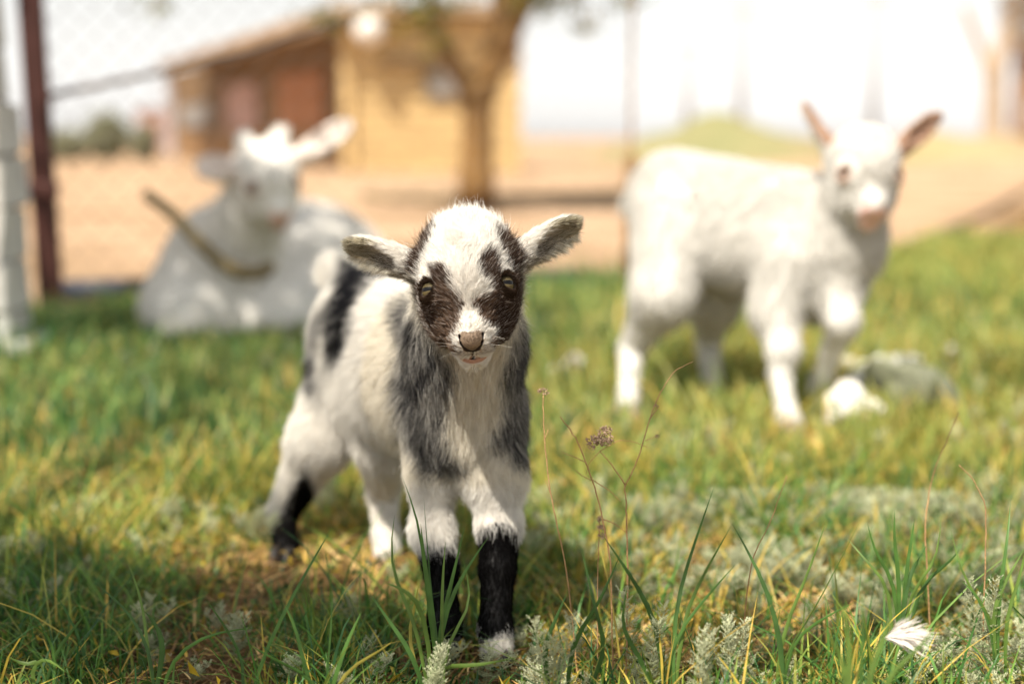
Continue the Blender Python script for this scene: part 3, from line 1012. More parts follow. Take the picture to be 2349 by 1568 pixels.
def resting_goat():
    X, F, U = head_frame(-.80 * AX_U + .34 * AX_R + .44 * AX_T, AX_R + .22 * AX_U - .40 * AX_T)
    s = 1.58
    H = Head(at(613, 396, 3.42), X, F, U, s)
    ears = [(H.p(-.036, -.008, -.004), at(452, 374, 3.44), .080, AX_T * .8 + AX_U * .5), (H.p(.036, -.012, -.004), at(806, 280, 3.48), .068, AX_T * .9 + AX_U * .4)]
    dn = np.array([0, 0, -1.0])
    fr = np.stack([AX_R, np.array([0, 1.0, 0]), np.array([0, 0, 1.0])])

    def bf(b):
        kw = dict(L=.026, lift=.4, dens=1.0)
        b.cone(H.p(0, -.004, -.028), .066, at(545, 560, 3.58), .105, .05, flow=dn, tag='neck', **kw)
        b.ell(at(508, 640, 3.68), fr, (.150, .19, .185), .06, flow=dn, tag='chest', **kw)
        b.ell(at(488, 700, 3.62), fr, (.158, .17, .13), .06, flow=dn, tag='chest', **kw)
        b.ell(at(690, 630, 3.95), fr, (.22, .27, .20), .07, flow=dn, **kw)
        b.ell(at(760, 660, 4.0), fr, (.17, .24, .17), .07, flow=dn, **kw)
        b.ell(at(700, 710, 3.82), fr, (.17, .16, .13), .05, flow=dn, **kw)
        b.ell(at(440, 715, 3.56), fr, (.100, .13, .085), .08, flow=dn, tag='forearm', **kw)   # folded legs under the body
        b.cone(at(418, 752, 3.47), .036, at(530, 766, 3.52), .030, .06, flow=dn, L=.014, lift=.35, tag='shank')
        b.ell(at(660, 712, 3.62), fr, (.115, .14, .090), .08, flow=dn, tag='thigh', **kw)
        b.cone(at(625, 758, 3.52), .034, at(735, 766, 3.56), .030, .06, flow=dn, L=.014, lift=.35, tag='shank')
        for x, y, k in ((572, 322, -.25), (634, 312, .2)):   # woolly horn buds
            p = at(x, y + 30, 3.46)
            b.cone(p, .034, p + AX_U * .035 + AX_R * k * .05, .020, .02, flow=AX_U, L=.02, lift=.5, tag='tuft')
    base = np.array([-.78, 3.6, 0.0])
    hv = [(at(452, 764, 3.52)[:2], (1, -.3)), (at(560, 764, 3.52)[:2], (1, -.3)), (at(742, 766, 3.55)[:2], (1, -.2))]
    return white_goat("resting_goat", "large white goat lying in the grass by the fence with its long ears held out", base, bf, H, ears, .008, 60000, 33, hoof_list=hv, hs=1.6, shade=1.12, ear_in=(.74, .66, .60))


make_kid()
standing_goat()
resting_goat()

# ================================================================== the place behind
M_POST = surf_mat("rusty_painted_steel", (.065, .022, .017), .6, .4, 14, .3, 60)
M_RUST = surf_mat("orange_rust", (.28, .16, .07), .8, .4, 12, .4, 60)
M_WIRE = surf_mat("dull_wire", (.16, .13, .11), .6, .3, 20, 0)
M_BLOCK = surf_mat("grey_block", (.60, .585, .55), .9, .25, 9, .5, 45)
M_MORTAR = surf_mat("old_mortar", (.30, .26, .21), .95, .3, 20, .5, 60)
M_PIPE = surf_mat("blue_black_pipe", (.035, .042, .060), .5, .3, 10, .1, 40)
M_WOOD = surf_mat("weathered_wood", (.28, .22, .13), .85, .4, 10, .5, 30, stretch=(1, 1, 6))
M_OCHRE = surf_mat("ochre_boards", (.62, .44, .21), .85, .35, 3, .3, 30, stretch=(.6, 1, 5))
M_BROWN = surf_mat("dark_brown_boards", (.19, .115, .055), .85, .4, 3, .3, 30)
M_ROOF = surf_mat("tan_roof_sheet", (.46, .33, .20), .8, .35, 3, .3, 20)
M_ORANGE = surf_mat("orange_door_paint", (.36, .15, .06), .7, .3, 4, .2, 30)
M_PINK = surf_mat("faded_pink_curtain", (.46, .30, .27), .9, .25, 4, .2, 30)
M_GREYP = surf_mat("grey_pane", (.24, .22, .20), .35, .3, 3, 0)
M_PALEP = surf_mat("pale_lilac_pane", (.55, .52, .54), .3, .2, 3, 0)
M_BARK = surf_mat("sunny_bark", (.20, .11, .036), .9, .45, 9, .8, 26, stretch=(1, 1, .35), bdist=.02)
M_WHITE = surf_mat("white_enamel", (.8, .78, .74), .3, .1, 5, 0, spec=.5)
M_BRICK = surf_mat("red_brick", (.32, .18, .11), .9, .35, 6, .3, 30)
M_BRICK2 = surf_mat("sandy_brick", (.42, .32, .23), .9, .3, 6, .3, 30)
M_STONE = surf_mat("white_stone", (.74, .71, .65), .9, .2, 14, .6, 40)
M_STONEG = surf_mat("grey_green_stone", (.20, .21, .14), .9, .35, 14, .6, 40)


def wpole(a, b, rad, n=10):
    a, b = np.asarray(a), np.asarray(b)
    k = 6
    P = [a + (b - a) * i / (k - 1) for i in range(k)]
    return P, [rad] * k


# --- chain link fence: posts, rail, mesh
fpts = [np.array([-1.300, 3.99, 0]), np.array([.385, 4.64, 0])]
fence = empty("chain_link_fence", fpts[0], "chain-link fence with a leaning wooden rail running behind the lying white goat", "fence")
fo = fpts[0]
mb = MB().box(fo + np.array([0, 0, .65]), (.066, .066, 1.5), .2, .006)
pst = mb.obj("post", M_POST, fence, fo)
pst.rotation_euler = (0, -.022, 0)
mb = MB().box(fo + np.array([-.075, -.01, .345]), (.11, .035, .028), .1, .004).box(fo + np.array([0, -.005, .345]), (.08, .08, .045), .2, .004)
mb.obj("bracket", M_POST, pst, fo)
mb = MB().tube([fo + np.array([.0, -.035, 1.03]), fo + np.array([0, -.05, 1.03])], [.018, .016], 12)
mb.obj("bolt", M_WHITE, pst, fo)
p2 = fpts[1]
MB().tube([p2 + np.array([0, 0, z]) for z in (-.02, .2, .42, .43, .44, .9, 1.5)], [.021, .021, .021, .02, .006, .006, .006], 10).obj("post", M_RUST, fence, fo, True)
ra, rb = at(112, 216, 3.98), at(830, 30, 4.25)
pp = [ra + (rb - ra) * t + np.array([0, 0, -.02 * math.sin(t * math.pi)]) + R.normal(0, .003, 3) for t in np.linspace(0, 1, 9)]
MB().tube(pp, np.linspace(.010, .008, 9), 8).obj("rail", M_WIRE, fence, fo, True)
d = p2 - fo; ln = np.linalg.norm(d); dd = d / ln
mb = MB()
step, top = .075, 1.35
nz = int(top / (step / 2))
for k in range(-1, int(ln / step) + 1):
    for sgn in (0, 1):
        pts = []
        for z in range(0, nz + 1):
            sx = (k + .5 * ((z + sgn) % 2)) * step if sgn == 0 else (k + 1 - .5 * (z % 2)) * step
            if 0 <= sx <= ln: pts.append(fo + dd * sx + np.array([0, (.0015 if sgn else -.0015), z * step / 2 + .02]))
        if len(pts) > 3: mb.tube(pts, .0019, 3, False)
tag(mb.obj("wire_mesh", M_WIRE, fence, fo), kind="stuff")
# --- dark pipe along the ground
a, b_ = gnd(140, 694) + np.array([0, 0, .035]), gnd(1330, 655) + np.array([0, 0, .025])
P = [a + (b_ - a) * t + np.array([0, .02 * math.sin(t * 9), 0]) for t in np.linspace(0, 1, 12)]
tag(MB().tube(P, .033, 12).obj("pipe", M_PIPE, smooth=True), "dark blue-black pipe lying on the ground along the foot of the fence", "pipe")
# --- long brown tube along the dark band at the right
a, b_ = gnd(1985, 612) + np.array([0, 0, .02]), gnd(2420, 415) + np.array([0, 0, .03])
P = [a + (b_ - a) * t + np.array([.05 * math.sin(t * 6), 0, 0]) for t in np.linspace(0, 1, 14)]
tag(MB().tube(P, .028, 8).obj("brown_tube", surf_mat("plain_brown", (.22, .15, .09), .8, .3, 10, .2), smooth=True), "long brown tube along the grass edge at the right", "brown_tube")
# --- block pillar at the left
po = np.array([-1.255, 3.12, 0])
pil = empty("block_pillar", po, "pale grey block pillar at the left edge with dark mortar joints", "pillar")
core = MB().box((0, 0, .285), (.31, .13, .57), 0, .01)
core.box((.03, 0, .95), (.16, .12, .8), 0, .01)
core.obj("mortar", M_MORTAR, pil)
blk = MB().box((0, 0, 0), (.166, .16, .107), 0, .004, .003).obj("block", M_BLOCK, pil)
k = 0
for z in (.055, .168, .281, .394, .507):
    for sx in (-1, 1):
        o = blk if k == 0 else link(blk.copy(), pil)
        o.location = (sx * .088 + R.normal(0, .004), R.normal(0, .004), z)
        o.rotation_euler = (0, 0, R.normal(0, .02) + (math.pi if R.random() < .5 else 0))
        k += 1
for i in range(7):
    o = link(blk.copy(), pil)
    o.location = (.055, 0, .622 + i * .113)
MB().box((0.01, 0, .02), (.40, .24, .06), .05, .015, .004).obj("footing", M_BLOCK, pil)

# --- tree with forked trunk
def leaf_cloud(n, size, cen, rad, cols, seed, jitter=1.0, squash=.8):
    r = np.random.default_rng(seed)
    c = nrm(r.normal(0, 1, (n, 3))) * (r.random((n, 1)) ** .5) * np.asarray(rad) + np.asarray(cen)
    return leaf_quads(c, size, cols, r)


def leaf_quads(c, size, cols, r):
    n = len(c)
    a = nrm(r.normal(0, 1, (n, 3))); bb = nrm(np.cross(a, r.normal(0, 1, (n, 3))))
    s = size * r.uniform(.6, 1.3, (n, 1))
    fold = np.cross(a, bb) * s * .15
    V = np.stack([c - a * s * .5, c + bb * s * .24 + fold, c + a * s * .5, c - bb * s * .24 + fold], 1).reshape(-1, 3)
    Q = np.arange(n * 4).reshape(-1, 4)
    k = np.asarray(cols)[r.integers(0, len(cols), n)] * r.uniform(.7, 1.25, (n, 1))
    return V, Q, np.repeat(k, 4, 0)


LEAFC = [(.11, .15, .025), (.20, .19, .03), (.06, .10, .02), (.26, .20, .03)]
tb = gnd(1093, 470)
tree = empty("forked_tree", tb, "ochre-barked tree with a low forked trunk standing in front of the yellow barn", "tree")
tz = 9.3
bt = Body()
bt.cone(tb + [0, 0, -.05], .16, at(1093, 420, tz), .112, .06)
bt.cone(at(1093, 430, tz), .112, at(1096, 225, tz), .100, .05)
bt.cone(at(1096, 230, tz), .095, at(1150, 100, tz + .05), .100, .05)
bt.cone(at(1150, 100, tz + .05), .100, at(1205, -30, tz + .1), .105, .05)
bt.cone(at(1205, -30, tz + .1), .08, at(1290, -260, tz + .3), .05, .05)
bt.cone(at(1150, 90, tz), .05, at(1140, -60, tz), .05, .05)
bt.cone(at(1140, -60, tz), .05, at(1080, -260, tz), .03, .04)
bt.cone(at(1092, 235, tz), .060, at(1040, 150, tz - .05), .058, .05)
bt.cone(at(1040, 150, tz - .05), .058, at(996, 50, tz - .1), .052, .04)
bt.cone(at(996, 50, tz - .1), .050, at(978, -60, tz - .15), .036, .03)
bt.cone(at(978, -60, tz - .15), .035, at(860, -300, tz - .3), .02, .03)
bt.cone(at(1030, 140, tz - .05), .018, at(940, 152, tz - .2), .015, .02)
bt.cone(at(940, 152, tz - .2), .015, at(872, 156, tz - .3), .010, .02)
V, Q = bt.build(.016)
mesh_obj("trunk", V - tb, quads=Q, mat=M_BARK, parent=tree)
cen = at(1110, -420, tz) - tb
V1, Q1, K1 = leaf_cloud(5200, .085, cen, (1.5, 1.5, .85), LEAFC, 4)
parts = [(V1, Q1, K1)]
r4 = np.random.default_rng(44)
for x, y, n, sp in ((968, 46, 60, .10), (985, 10, 60, .12), (1245, 6, 60, .10), (1225, -12, 60, .14), (1345, 62, 26, .05), (340, 18, 22, .08), (745, 40, 40, .07), (1445, 0, 26, .08), (1300, -10, 30, .10), (880, -15, 50, .15), (1010, 95, 24, .06)):
    c = at(x, y, tz - .3) - tb + r4.normal(0, sp, (n, 3)) * np.array([1, .5, .5])
    parts.append(leaf_quads(c, .075, LEAFC, r4))
o = 0; VV, QQ, KK = [], [], []
for v, q_, k in parts:
    VV.append(v); QQ.append(q_ + o); KK.append(k); o += len(v)
mesh_obj("crown", np.concatenate(VV), quads=np.concatenate(QQ), mat=M_PLANT, parent=tree, tint=np.concatenate(KK))
for x, y in ((745, 40), (340, 18), (1345, 62), (1445, 0)):
    mb = MB()
    a = at(x, y, tz - .3); b_ = at(x * .5 + 1110 * .5, -260, tz)
    mb.tube([b_, (a + b_) / 2 + np.array([0, 0, .1]), a], [.012, .008, .004], 5)
    mb.obj("twig", M_BARK, tree, tb)

# --- poles added in place of the dark strip of tree shade
for xa, ya, xb, yb, lab in ((835, 462, 1060, 466, "pole added for the strip of tree shade left of the forked tree"), (1135, 470, 1445, 458, "pole added for the strip of tree shade right of the forked tree")):
    a, b_ = gnd(xa, ya) + [0, 0, .05], gnd(xb, yb) + [0, 0, .05]
    P = [a + (b_ - a) * t + R.normal(0, .01, 3) for t in np.linspace(0, 1, 8)]
    tag(MB().tube(P, .036, 8).obj("shade_strip", M_WOOD, smooth=True), lab, "pole", "strips added for tree shade")

# --- barn: ochre gable facing the camera, long shaded side wall under a deep roof
CZ = 20.0
A0 = at(800, 372, CZ)[:2]           # near corner
A1 = np.array([A0[0] + 2.42, A0[1] + .35])  # right end of the front
B1 = np.array([-7.73, 32.6])        # far end of the side
HT = 2.12
barn = empty("barn", (A0[0], A0[1], 0), "ochre boarded barn with a long shaded side and an overhanging tan roof", "barn")
bo = np.array([A0[0], A0[1], 0.0])


def wall_box(mb, p, q_, z0, z1, thick, off=0.0):
    p, q_ = np.asarray(p, float), np.asarray(q_, float)
    d = q_ - p; l = np.linalg.norm(d); a = math.atan2(d[1], d[0]); n = np.array([-d[1], d[0]]) / l
    c = (p + q_) / 2 + n * off
    return mb.box((c[0], c[1], (z0 + z1) / 2), (l, thick, z1 - z0), a)


lerp = lambda p, q_, t: np.asarray(p) + (np.asarray(q_) - np.asarray(p)) * t
nb = 12
for i in range(nb):    # front boards
    z0, z1 = i * HT / nb + .006, (i + 1) * HT / nb - .006
    mb = MB(); wall_box(mb, A0, A1, z0, z1, .05, R.normal(0, .004)); mb.obj("plank", M_OCHRE, barn, bo)
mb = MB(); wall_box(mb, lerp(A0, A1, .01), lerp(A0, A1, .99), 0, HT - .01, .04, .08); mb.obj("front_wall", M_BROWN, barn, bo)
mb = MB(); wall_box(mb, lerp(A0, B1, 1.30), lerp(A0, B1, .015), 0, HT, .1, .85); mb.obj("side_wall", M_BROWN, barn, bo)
bx = lambda t0, t1, z0, z1, th, off, nm, mt: wall_box(MB(), lerp(A0, B1, t0), lerp(A0, B1, t1), z0, z1, th, off).obj(nm, mt, barn, bo)
bx(.03, 1.28, .02, .62, .06, -.76, "wainscot", M_RUST)
bx(.28, .50, .64, 1.62, .06, -.75, "door", M_ORANGE)
bx(.62, .82, .64, 1.56, .06, -.75, "curtain", M_PINK)
w = bx(.95, 1.2, .75, 1.25, .06, -.75, "window", M_GREYP)
bx(.04, .17, .64, 1.5, .05, -.75, "shutter", surf_mat("brown_grey_shutter", (.13, .10, .065), .8, .3, 4, .2))
# corner boards and far post
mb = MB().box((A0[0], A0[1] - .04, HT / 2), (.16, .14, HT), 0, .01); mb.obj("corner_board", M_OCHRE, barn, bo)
out_n = nrm(np.array([-(B1 - A0)[1], (B1 - A0)[0]])); out_n = out_n if out_n[0] < 0 else -out_n
pf = B1 + out_n * .02
mb = MB().box((pf[0], pf[1], 1.0), (.16, .16, 2.0), .3, .01); mb.obj("porch_post", M_PALEP, barn, bo)
# roof slab with overhang to the left and front, sloping down along the outside
ra_, rb_ = A0 + out_n * .15 + np.array([.05, -.40]), B1 + out_n * .15
rc_, rd_ = B1 + np.array([3.4, .9]), A1 + np.array([.1, -.35])
top = [(*ra_, HT + .02), (*rb_, HT - .10), (*rc_, HT + .25), (*rd_, HT + .08)]
Vr = [np.array(v) for v in top] + [np.array(v) + [0, 0, .13] for v in top]
mb = MB().add(Vr, [(0, 1, 2, 3), (7, 6, 5, 4), (0, 4, 5, 1), (1, 5, 6, 2), (2, 6, 7, 3), (3, 7, 4, 0)])
rf = mb.obj("roof", M_ROOF, barn, bo)
mb = MB(); wall_box(mb, ra_ + out_n * .02, rb_ + out_n * .02, HT - .16, HT + .02, .04); mb.obj("fascia", M_RUST, rf, bo)
# front window and ledge
fw = MB(); c0 = lerp(A0, A1, .52)
wall_box(fw, lerp(A0, A1, .44), lerp(A0, A1, .64), 1.0, 1.45, .06, -.05); wf = fw.obj("window", M_WOOD, barn, bo)
mb = MB(); wall_box(mb, lerp(A0, A1, .46), lerp(A0, A1, .62), 1.05, 1.40, .02, -.085); mb.obj("pane", M_GREYP, wf, bo)
mb = MB(); wall_box(mb, lerp(A0, A1, .18), lerp(A0, A1, .5), 1.50, 1.55, .2, -.12); mb.obj("ledge", M_BROWN, barn, bo)
# white ball on an arm, added for the bright round glint at the barn corner
lc = at(846, 70, CZ - .55)
ball = empty("bright_ball", lc, "white ball added for the bright round glint at the barn's front corner", "ball")
bl = Body(); bl.ell((0, 0, 0), np.eye(3), (.2, .2, .2), .02); V, Q = bl.build(.025)
mesh_obj("shade", V, quads=Q, mat=M_WHITE, parent=ball)  # the added white ball, it catches the sun as a bright spot
MB().tube([(0, 0, .19), (0, .12, .22), (0, .45, .24)], .012, 6).obj("added_arm", M_BROWN, ball)

# --- bushes and a pink shed far left
BUSHC = [(.32, .34, .22), (.38, .38, .26), (.26, .28, .17), (.44, .41, .29)]
for i, (x, y, w_, h_, lab) in enumerate(((165, 352, 95, 70, "grey-green bush nearest the rusty post in the far left"), (255, 350, 110, 110, "taller olive bush in the middle of the far bushes"), (338, 352, 60, 80, "pale bush beside the pink shed"))):
    z = 30.0; sc = .48 * z / 1568
    g0 = gnd(x, 366); g0 = np.array([at(x, 366, z)[0], z, 0])
    bu = empty("bush", g0, lab, "bush", "bushes behind the dirt yard")
    V, Q, K = leaf_cloud(1500, .14, (0, 0, h_ * sc * .5), (w_ * sc * .5, .5, h_ * sc * .55), BUSHC, 60 + i)
    mesh_obj("foliage", V, quads=Q, mat=M_PLANT, parent=bu, tint=K)
    mb = MB()
    for k in range(4): mb.tube([(R.normal(0, .1), 0, 0), (R.normal(0, .3), R.normal(0, .1), h_ * sc * .7)], [.03, .012], 5)
    mb.obj("stem", M_BARK, bu)
z = 58.0
s0 = at(366, 358, z)
shed = empty("pink_shed", (s0[0], z, 0), "small faded pink shed beyond the barn's far end", "shed")
MB().box((0, 0, .75), (1.1, 1.4, 1.5), 0, .0).obj("wall", M_PINK, shed)
MB().box((0, 0, 1.56), (1.3, 1.6, .1), 0, .0).obj("roof", M_BRICK, shed)
MB().box((.1, -.71, .55), (.4, .04, 1.1), 0, .0).obj("door", M_BROWN, shed)

# --- mounds at the right
def mound(name, cx, cy, rx, ry, hz, c1_, c2_, seed):
    n = 26
    V, F, K = [], [], []
    r = np.random.default_rng(seed)
    for i in range(n + 1):
        for j in range(n + 1):
            u, v = i / n * 2 - 1, j / n * 2 - 1
            d = math.hypot(u, v)
            hh = hz * max(0, 1 - d * d) ** 1.3 * (1 + .25 * math.sin(u * 7 + seed) * math.cos(v * 5)) - .02
            V.append((cx + u * rx, cy + v * ry, hh + (r.normal(0, .03) if d < .9 else 0)))
            w = np.clip(.5 + .5 * math.sin(u * 2.2 + seed) + r.normal(0, .2), 0, 1)
            K.append(np.array(c1_) * w + np.array(c2_) * (1 - w))
    for i in range(n):
        for j in range(n):
            a = i * (n + 1) + j
            F.append((a, a + n + 1, a + n + 2, a + 1))
    return tag(mesh_obj(name, np.array(V), quads=np.array(F), mat=M_STRAW, tint=np.array(K)), kind="structure")


p = at(1660, 372, 30); mound("mound", p[0], 30.5, 3.1, 2.2, .85, (.24, .24, .11), (.42, .31, .18), 2)
p = at(2220, 372, 30); mound("mound", p[0], 31.0, 2.6, 2.2, .60, (.32, .28, .12), (.42, .31, .18), 4)
# p = at(1300, 360, 34); mound("mound", p[0], 36.0, 3.0, 2.0, .45, (.44, .30, .16), (.40, .25, .10), 5)

# --- brick house and pale tree at the far right
z = 32.0
tp = np.array([at(2268, 372, z)[0], z, 0.0])
tr = empty("pale_tree", tp, "pale sandy tree trunk with a flared foot at the far right", "tree")
b2 = Body()
b2.cone((0, 0, -.1), .50, (0, 0, .5), .24, .15)
b2.cone((0, 0, .4), .24, (-.05, 0, 1.9), .20, .1)
b2.cone((-.05, 0, 1.9), .2, (.3, 0, 3.2), .15, .1)
b2.cone((-.05, 0, 1.7), .13, (-.7, .2, 3.3), .08, .1)
V, Q = b2.build(.05)
mesh_obj("trunk", V, quads=Q, mat=M_BRICK2, parent=tr)
V, Q, K = leaf_cloud(1100, .16, (.9, 0, 3.3), (1.0, 1.0, .8), [(.34, .20, .10), (.40, .22, .12), (.26, .22, .09)], 77)
mesh_obj("crown", V, quads=Q, mat=M_PLANT, parent=tr, tint=K)
z = 40.0
h0 = np.array([at(2310, 370, z)[0], z, 0.0])
hs_ = empty("brick_house", h0, "red brick house with a pale window cut by the right edge", "house")
nc = 14
for i in range(nc):
    MB().box((2.2, 0, (i + .5) * 3.0 / nc), (4.4 + R.normal(0, .01), .3, 3.0 / nc - .025), 0).obj("brick_course", M_BRICK if i % 3 else M_BRICK2, hs_)
MB().box((2.2, .1, 1.5), (4.36, .2, 2.98)).obj("wall", M_MORTAR, hs_)
fr_ = MB().box((.95, -.17, 1.15), (1.3, .06, .95)).obj("window", M_WOOD, hs_)
MB().box((.95, -.21, 1.15), (1.14, .03, .80)).obj("pane", M_PALEP, fr_)
MB().box((2.2, 0, 3.12), (5.0, 1.2, .18)).obj("roof", M_ROOF, hs_)

# --- thin far posts against the sky
for px_, h_, lab in ((1572, 3.4, "slim grey far pole standing left of the white goat's back"), (1692, 4.6, "grey far pole standing behind the white goat's back"), (1992, 5.0, "tall grey far pole rising behind the white goat's head")):
    z = 46.0
    p0 = np.array([at(px_, 350, z)[0], z, 0.0])
    pe = empty("far_pole", p0, lab, "pole", "poles beyond the mound")
    MB().tube([(0, 0, 0), (0, 0, h_)], [.13, .11], 8).obj("shaft", surf_mat("grey_pole", (.36, .345, .34), .9, .2, 4, 0), pe, smooth=True)
    MB().tube([(-.35, 0, h_ - .15), (.35, 0, h_ - .15)], [.04, .04], 6).obj("crossarm", M_WOOD, pe, smooth=True)

# --- stones in the grass
def stone(x, y, z_, sx, sy, sz, mat, lab, seed, zc=None):
    r = np.random.default_rng(seed)
    p = gnd(x, y)
    b = Body()
    for k in range(8):
        b.ell(r.normal(0, .38, 3) * [sx, sy, sz * .6] * (.5 if mat is M_STONEG else 1), np.stack([nrm(v) for v in np.linalg.qr(r.normal(0, 1, (3, 3)))[0]]), np.array([sx, sy, sz]) * r.uniform(.35, .7, 3) * (1.3 if mat is M_STONEG else 1) + .005, .005)
    V, Q = b.build(max(.004, sx * .07))
    V[:, 2] -= V[:, 2].min() + sz * .3
    o = mesh_obj("stone", V, quads=Q, mat=mat)
    o.location = p
    return tag(o, lab, "stone", "stones in the grass")


stone(1935, 985, 0, .074, .045, .026, M_STONE, "largest white stone, in the grass right of the white goat's planted hoof", 1)
stone(2045, 880, 0, .058, .04, .022, M_STONE, "flat white stone tilted behind the grey-green slab", 2)
stone(1940, 872, 0, .042, .04, .034, M_STONE, "round white stone close to the white goat's lifted foreleg", 3)
stone(1985, 920, 0, .060, .035, .026, M_STONE, "cream stone between the white goat's lifted hoof and the grey-green slab", 4)
stone(2095, 968, 0, .085, .05, .022, M_STONEG, "broad grey-green slab of stone beside the white stones", 5)
stone(1308, 875, 0, .026, .03, .026, M_STONE, "small white stone alone in the grass between the two kids", 6)
stone(1218, 765, 0, .034, .03, .026, M_BRICK2, "small pinkish stone in the grass just beside the pied kid's head", 7)
stone(2180, 845, 0, .024, .03, .03, M_STONE, "small white stone far right beyond the slab", 8)

# --- stick round the lying goat's neck
P = [at(336, 446, 3.52), at(398, 490, 3.46), at(448, 548, 3.43), at(500, 598, 3.43), at(545, 622, 3.44), at(588, 628, 3.47), at(620, 612, 3.54)]
P = np.array(P); tt = np.linspace(0, len(P) - 1, 22)
P = np.stack([np.interp(tt, np.arange(len(P)), P[:, k]) for k in range(3)], 1)
P[1:-1] = (P[:-2] + P[1:-1] * 2 + P[2:]) / 4
st = tag(MB().tube(P, np.linspace(.015, .017, 22), 10).obj("wooden_yoke", surf_mat("olive_stick", (.23, .175, .085), .85, .4, 14, .4, 60), smooth=True), "curved olive-brown stick hung round the lying goat's neck", "stick")

# ================================================================== low plants
def blades(base, height, width, lean, yaw, curve, col, segs=4, tipcol=None, fold=.0):
    """grass blades: base (n,3), lean = horizontal reach / height, yaw = heading of the lean, curve = droop"""
    n = len(base)
    t = np.linspace(0, 1, segs + 1)[None, :, None]
    dirv = np.stack([np.cos(yaw), np.sin(yaw), np.zeros(n)], 1)[:, None, :]
    sid = np.stack([-np.sin(yaw), np.cos(yaw), np.zeros(n)], 1)
    tw = R.uniform(-1, 1, n)[:, None]
    sid = nrm(sid + tw * np.stack([np.cos(yaw), np.sin(yaw), np.zeros(n)], 1))[:, None, :]
    H_ = height[:, None, None]
    cen = base[:, None, :] + dirv * (lean[:, None, None] * H_ * (t * .45 + t ** 2 * .55)) + np.array([0, 0, 1.0]) * H_ * (t - curve[:, None, None] * t ** 3)
    w = width[:, None, None] * (np.minimum(1, .55 + t * 1.6) * (1 - t ** 2.2) + .02) * .5
    Lf, Rt = cen - sid * w, cen + sid * w
    V = np.stack([Lf, Rt], 2).reshape(n, -1, 3)
    m = (segs + 1) * 2
    k = np.arange(segs) * 2
    q = np.stack([k, k + 1, k + 3, k + 2], 1)
    Q = (np.arange(n)[:, None, None] * m + q[None]).reshape(-1, 4)
    tc_ = col if tipcol is None else tipcol
    K = col[:, None, :] * (1 - t ** 1.5) + tc_[:, None, :] * t ** 1.5
    K = np.repeat(K, 2, axis=1).reshape(-1, 3)
    return V.reshape(-1, 3), Q, K


def scatter(n, y0, y1, seed, dens=None, margin=.35, power=1.0):
    """points on the turf, inside a wedge that follows the view and a margin around it"""
    r = np.random.default_rng(seed)
    out_ = []
    tot = 0
    while tot < n:
        y = y0 + (y1 - y0) * r.random(n * 2) ** power
        hw = .38 * y + margin
        x = r.uniform(-1, 1, n * 2) * (.38 * y1 + margin)
        ok = np.abs(x) < hw
        ok &= y < turf_edge(x) + .1 + (smooth_noise(x, y, .3, 9) - .5) * .5
        if dens is not None: ok &= r.random(n * 2) < dens(x, y)
        p = np.stack([x[ok], y[ok]], 1)
        out_.append(p); tot += len(p)
    p = np.concatenate(out_)[:n]
    return np.concatenate([p, np.zeros((len(p), 1))], 1)


def pal(cols, n, r, vary=.25):
    c = np.asarray(cols)[r.integers(0, len(cols), n)]
    return c * r.uniform(1 - vary, 1 + vary, (n, 1))


GREEN = [(.058, .160, .030), (.080, .190, .034), (.120, .220, .036), (.042, .120, .038)]
LIME = [(.24, .29, .05), (.33, .34, .07), (.18, .25, .045)]
YELL = [(.48, .36, .06), (.55, .38, .08), (.40, .32, .06)]
STRAW = [(.60, .40, .17), (.54, .32, .11), (.68, .48, .22), (.28, .16, .06)]


def mix_grass(P, r, wl_, wy):
    n = len(P)
    x = r.random(n)
    pn = smooth_noise(P[:, 0], P[:, 1], .22, 21)
    pm = smooth_noise(P[:, 0], P[:, 1], .5, 23)
    c = pal(GREEN, n, r)
    yel = x < wy * (0.3 + 1.5 * pn)
    lim = (~yel) & (x < (wy + wl_) * (.4 + 1.2 * pm))
    c[lim] = pal(LIME, n, r)[lim]
    c[yel] = pal(YELL, n, r)[yel]
    return c


def tread(P):
    """grass is trodden short where the hooves stand"""
    f = np.ones(len(P))
    for x, y, r_ in ((645, 1298, .11), (888, 1262, .07), (1024, 1492, .06), (1140, 1516, .05), (1440, 966, .09), (1640, 928, .08), (1822, 1003, .09)):
        g = gnd(x, y)
        d_ = np.hypot(P[:, 0] - g[0], (P[:, 1] - g[1] + .05) / 1.3)
        f = np.minimum(f, np.clip(d_ / r_, .25, 1))
    return f


rg = np.random.default_rng(100)
# far and middle sward
P = scatter(62000, 1.75, 6.6, 1, power=1.15)
n = len(P)
h = rg.uniform(.035, .090, n) * np.clip((P[:, 1] - 1.55) / .75, .45, 1) * (.7 + .7 * smooth_noise(P[:, 0], P[:, 1], .35, 5)) * np.where(rg.random(n) < .04, 1.7, 1)
right = np.clip((P[:, 0] / (P[:, 1] * .36) + .1) * 1.5, 0, 1)
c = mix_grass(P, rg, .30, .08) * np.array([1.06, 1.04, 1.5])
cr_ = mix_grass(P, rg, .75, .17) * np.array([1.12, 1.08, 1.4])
sel = rg.random(n) < right
c[sel] = cr_[sel]
h = h * tread(P)
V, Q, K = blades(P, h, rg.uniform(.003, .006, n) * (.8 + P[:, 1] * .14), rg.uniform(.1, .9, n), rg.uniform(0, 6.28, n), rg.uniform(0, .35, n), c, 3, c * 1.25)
tag(mesh_obj("grass", V, quads=Q, mat=M_PLANT, tint=K), "short green grass of the pasture", "grass", kind="stuff")
